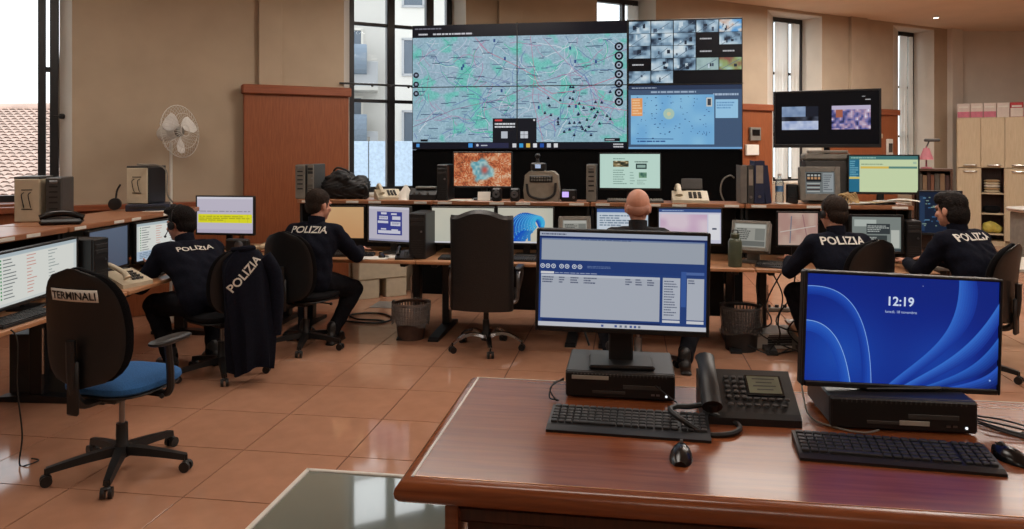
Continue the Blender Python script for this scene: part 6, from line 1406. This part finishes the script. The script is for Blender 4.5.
# ---- maple cupboard, boxes
CZ = 13.3; CP = lambda px: (px - 512) / FPX * CZ
cb0 = cw(CP(957), CZ); CBR = YAW - .5; CX = Vector((math.cos(CBR), math.sin(CBR), 0)); CY = Vector((-math.sin(CBR), math.cos(CBR), 0)); cb = thing('maple_cupboard', 'tall pale maple cupboard with open middle shelves at far right', 'cupboard', cb0, CBR)
W_, HT, DP = .352, 2.21, .42; NC = 4; OPENC = 1
b = MB(); b.box((NC * W_ / 2, DP - .01, HT / 2), (NC * W_, .02, HT)); 
b.box((NC * W_ / 2, DP / 2, HT - .015), (NC * W_, DP, .03)); b.box((NC * W_ / 2, DP / 2 + .02, .04), (NC * W_, DP - .04, .08))
for k in range(NC + 1): b.box((min(max(k * W_, .01), NC * W_ - .01), DP / 2, HT / 2), (.02, DP, HT))
b.build('carcass', OAK, cb, smooth=False)
def door(x, z0, z1, hz_):
    b = MB(); b.box((x, -.012, (z0 + z1) / 2), (W_ - .008, .02, z1 - z0 - .008), .003); d = b.build('door', OAK, cb, smooth=False)
    b = MB(); b.tube([(x - .07, -.024, hz_), (x - .05, -.055, hz_), (x + .09, -.055, hz_), (x + .11, -.024, hz_)], .013, 8); b.build('handle', ALU, d)
for k in range(NC):
    door((k + .5) * W_, 1.345, HT - .0, 1.39)
    if k != OPENC: door((k + .5) * W_, .09, 1.34, 1.28)
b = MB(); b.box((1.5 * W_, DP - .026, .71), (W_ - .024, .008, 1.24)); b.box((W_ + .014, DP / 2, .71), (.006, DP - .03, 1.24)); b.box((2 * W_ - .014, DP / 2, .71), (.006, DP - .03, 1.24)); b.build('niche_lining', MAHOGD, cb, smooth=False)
for z in (.20, .55, .90): b = MB(); b.box((1.5 * W_, DP / 2, z), (W_ - .02, DP - .03, .022)); b.build('shelf', OAK, cb, smooth=False)
for k in range(5):
    b = MB(); cushion(b, (0, 0, .022), (.24, .24, .044)); o = tag(b.build('folded_towel', mat('towel%d' % (k % 3), ((206, 190, 160), (180, 150, 110), (222, 214, 200))[k % 3], .9, bump=.3)), ('bottom', 'second lowest', 'middle', 'second highest', 'topmost')[k] + ' folded towel of the stack in maple cupboard', 'towel', 'folded towels in the cupboard'); o.parent = None; q = cb0 + CX * (1.5 * W_) + CY * .18; o.location = (q.x, q.y, .912 + .045 * k); o.rotation_euler = (0, 0, CBR)
b = MB(); b.ball((-.03, 0, .10), (.13, .1, .10)); b.ball((.07, -.02, .07), (.09, .09, .07)); b.capsule((-.04, -.05, .18), .03, (.06, -.06, .13), .03); o = remesh(b, 'yellow_bag', mat('yellow_plastic_bag', (196, 180, 84), .5, var=.2, bump=.2), None, .012, 2, folds(.006)); tag(o, 'crumpled yellow bag on lower open shelf of maple cupboard', 'bag'); q = cb0 + CX * (1.5 * W_) + CY * .16; o.location = (q.x, q.y, .212)
b = MB(); cushion(b, (0, 0, .06), (.26, .22, .12)); o = tag(b.build('dark_bundle', FABK), 'dark folded clothes on middle open shelf of maple cupboard', 'clothes'); q = cb0 + CX * (1.5 * W_) + CY * .18; o.location = (q.x, q.y, .562); o.rotation_euler = (0, 0, CBR)
PINK = mat('pink_band', (206, 120, 140), .7); REDB = mat('red_band', (176, 60, 66), .7); BOXW = mat('white_box_card', (214, 202, 192), .8, var=.04)
bn = ['leftmost white box with pink band on maple cupboard', 'second white box with pink band on maple cupboard', 'third white box with pink band on maple cupboard', 'plain white box right of the pink banded ones on cupboard', 'white box with red top on maple cupboard', 'rightmost white box with pink band on maple cupboard']
for k in range(6):
    x = .10 + k * .194; q = cb0 + CX * x + CY * .17; t = thing('file_box', bn[k], 'box', (q.x, q.y, HT + .001), CBR, 'file boxes on the cupboard'); hh = .25
    b = MB(); b.box((0, 0, hh / 2), (.186, .30, hh), .004); b.build('carton', BOXW if k != 4 else REDB, t, smooth=False)
    if k != 3: b = MB(); b.box((0, -.152, .055 if k != 4 else .08), (.184, .004, .10 if k != 4 else .15), .001); b.build('band', BOXW if k == 4 else PINK, t, smooth=False)
    b = MB(); b.box((0, -.153, .185), (.14, .004, .03), .001); b.build('label', PAPER, t, smooth=False)
# bookcase with pink lamp, copier
bc0 = PZ(932, 150, 8.6); bc = thing('bookcase', 'low brown bookcase behind the dark blue screen', 'bookcase', (bc0.x, bc0.y, 0), YAW - .5); bw, bh, bd = .40, 1.44, .34
BRW = wood('brown_bookcase', (70, 46, 34), (92, 62, 46), .5, 0)
b = MB()
for sx in (-1, 1): b.box((sx * (bw / 2 - .012), 0, bh / 2), (.024, bd, bh))
for z in (.04, .5, .84, 1.16, bh - .012): b.box((0, 0, z), (bw - .04, bd, .024))
b.box((0, bd / 2 - .008, bh / 2), (bw, .012, bh)); b.build('carcass', BRW, bc, smooth=False)
r = random.Random(3); x = -bw / 2 + .03; k = 0
while x < bw / 2 - .06:
    wd = r.uniform(.03, .05); q = Vector((bc0.x, bc0.y, 0)) + CX * (x + wd / 2); t = thing('book', ('first', 'second', 'third', 'fourth', 'fifth', 'sixth', 'seventh', 'eighth', 'ninth', 'tenth', 'eleventh')[k] + ' book from the left in brown bookcase', 'book', (q.x, q.y, 1.174), YAW - .5, 'books in the brown bookcase'); hh = r.uniform(.19, .24); cm = mat('book%d' % (k % 4), ((120, 78, 58), (90, 84, 76), (138, 110, 84), (76, 52, 48))[k % 4], .6)
    b = MB()
    for sx in (-1, 1): b.box((sx * (wd / 2 - .003), -.02, hh / 2), (.004, .2, hh), .001)
    b.box((0, -.119, hh / 2), (wd - .002, .005, hh), .001); b.build('cover', cm, t, smooth=False); b = MB(); b.box((0, -.017, hh / 2), (wd - .009, .19, hh - .01)); b.build('pages', PAPER, t, smooth=False); x += wd + .003; k += 1
lm = thing('desk_lamp', 'small pink desk lamp on the brown bookcase', 'lamp', (bc0.x - .06, bc0.y, bh + .001)); PK = mat('pink_lamp', (170, 100, 110), .5)
b = MB(); b.lathe([(.06, 0), (.06, .012), (.012, .02)], 18); b.build('base', PK, lm); b = MB(); b.cyl((0, 0, .015), (0, 0, .25), .009); b.build('stem', PK, lm); b = MB(); b.lathe([(.075, .10), (.03, .23), (.026, .23), (.07, .10)], 18); b.build('shade', PK, lm); b = MB(); b.box((.06, 0, .32), (.16, .06, .035), .01); b.cyl((0, 0, .24), (.03, 0, .31), .008); b.build('lamp_head', DGREY, lm, smooth=False)
cp0 = PZ(1035, 150, 11.0); cp = thing('copier', 'grey copier with pale rounded top at right edge by cupboard', 'copier', (cp0.x, cp0.y, 0), YAW); b = MB(); b.box((0, 0, .38), (.42, .5, .74), .02); b.build('body', GREYP, cp, smooth=False); b = MB(); cushion(b, (0, 0, .80), (.66, .6, .05)); b.build('top', WHITEP, cp)
b = MB(); b.box((0, -.252, .5), (.36, .006, .16), .003); b.box((0, -.252, .28), (.36, .006, .16), .003); b.build('drawer_fronts', DGREY, cp, smooth=False, stuff=True)
b = MB(); b.box((0, 0, .765), (.5, .5, .03), .006); b.build('tray', WHITEP, cp, smooth=False)
# small downlight in the ceiling
q = PZ(936, 20, 12.6); dlt = thing('downlight', 'tiny bright downlight in ceiling above the last window', 'ceiling light', (q.x, q.y, CEIL - .02)); b = MB(); b.lathe([(.05, .0), (.06, .004), (.06, .02), (.04, .02)], 18); b.build('ring', WHITEP, dlt); b = MB(); b.lathe([(.001, -.006), (.038, -.005), (.04, -.001), (.001, -.0005)], 16); b.build('bulb', emis('downlight_glow', (255, 244, 226), 4.), dlt)
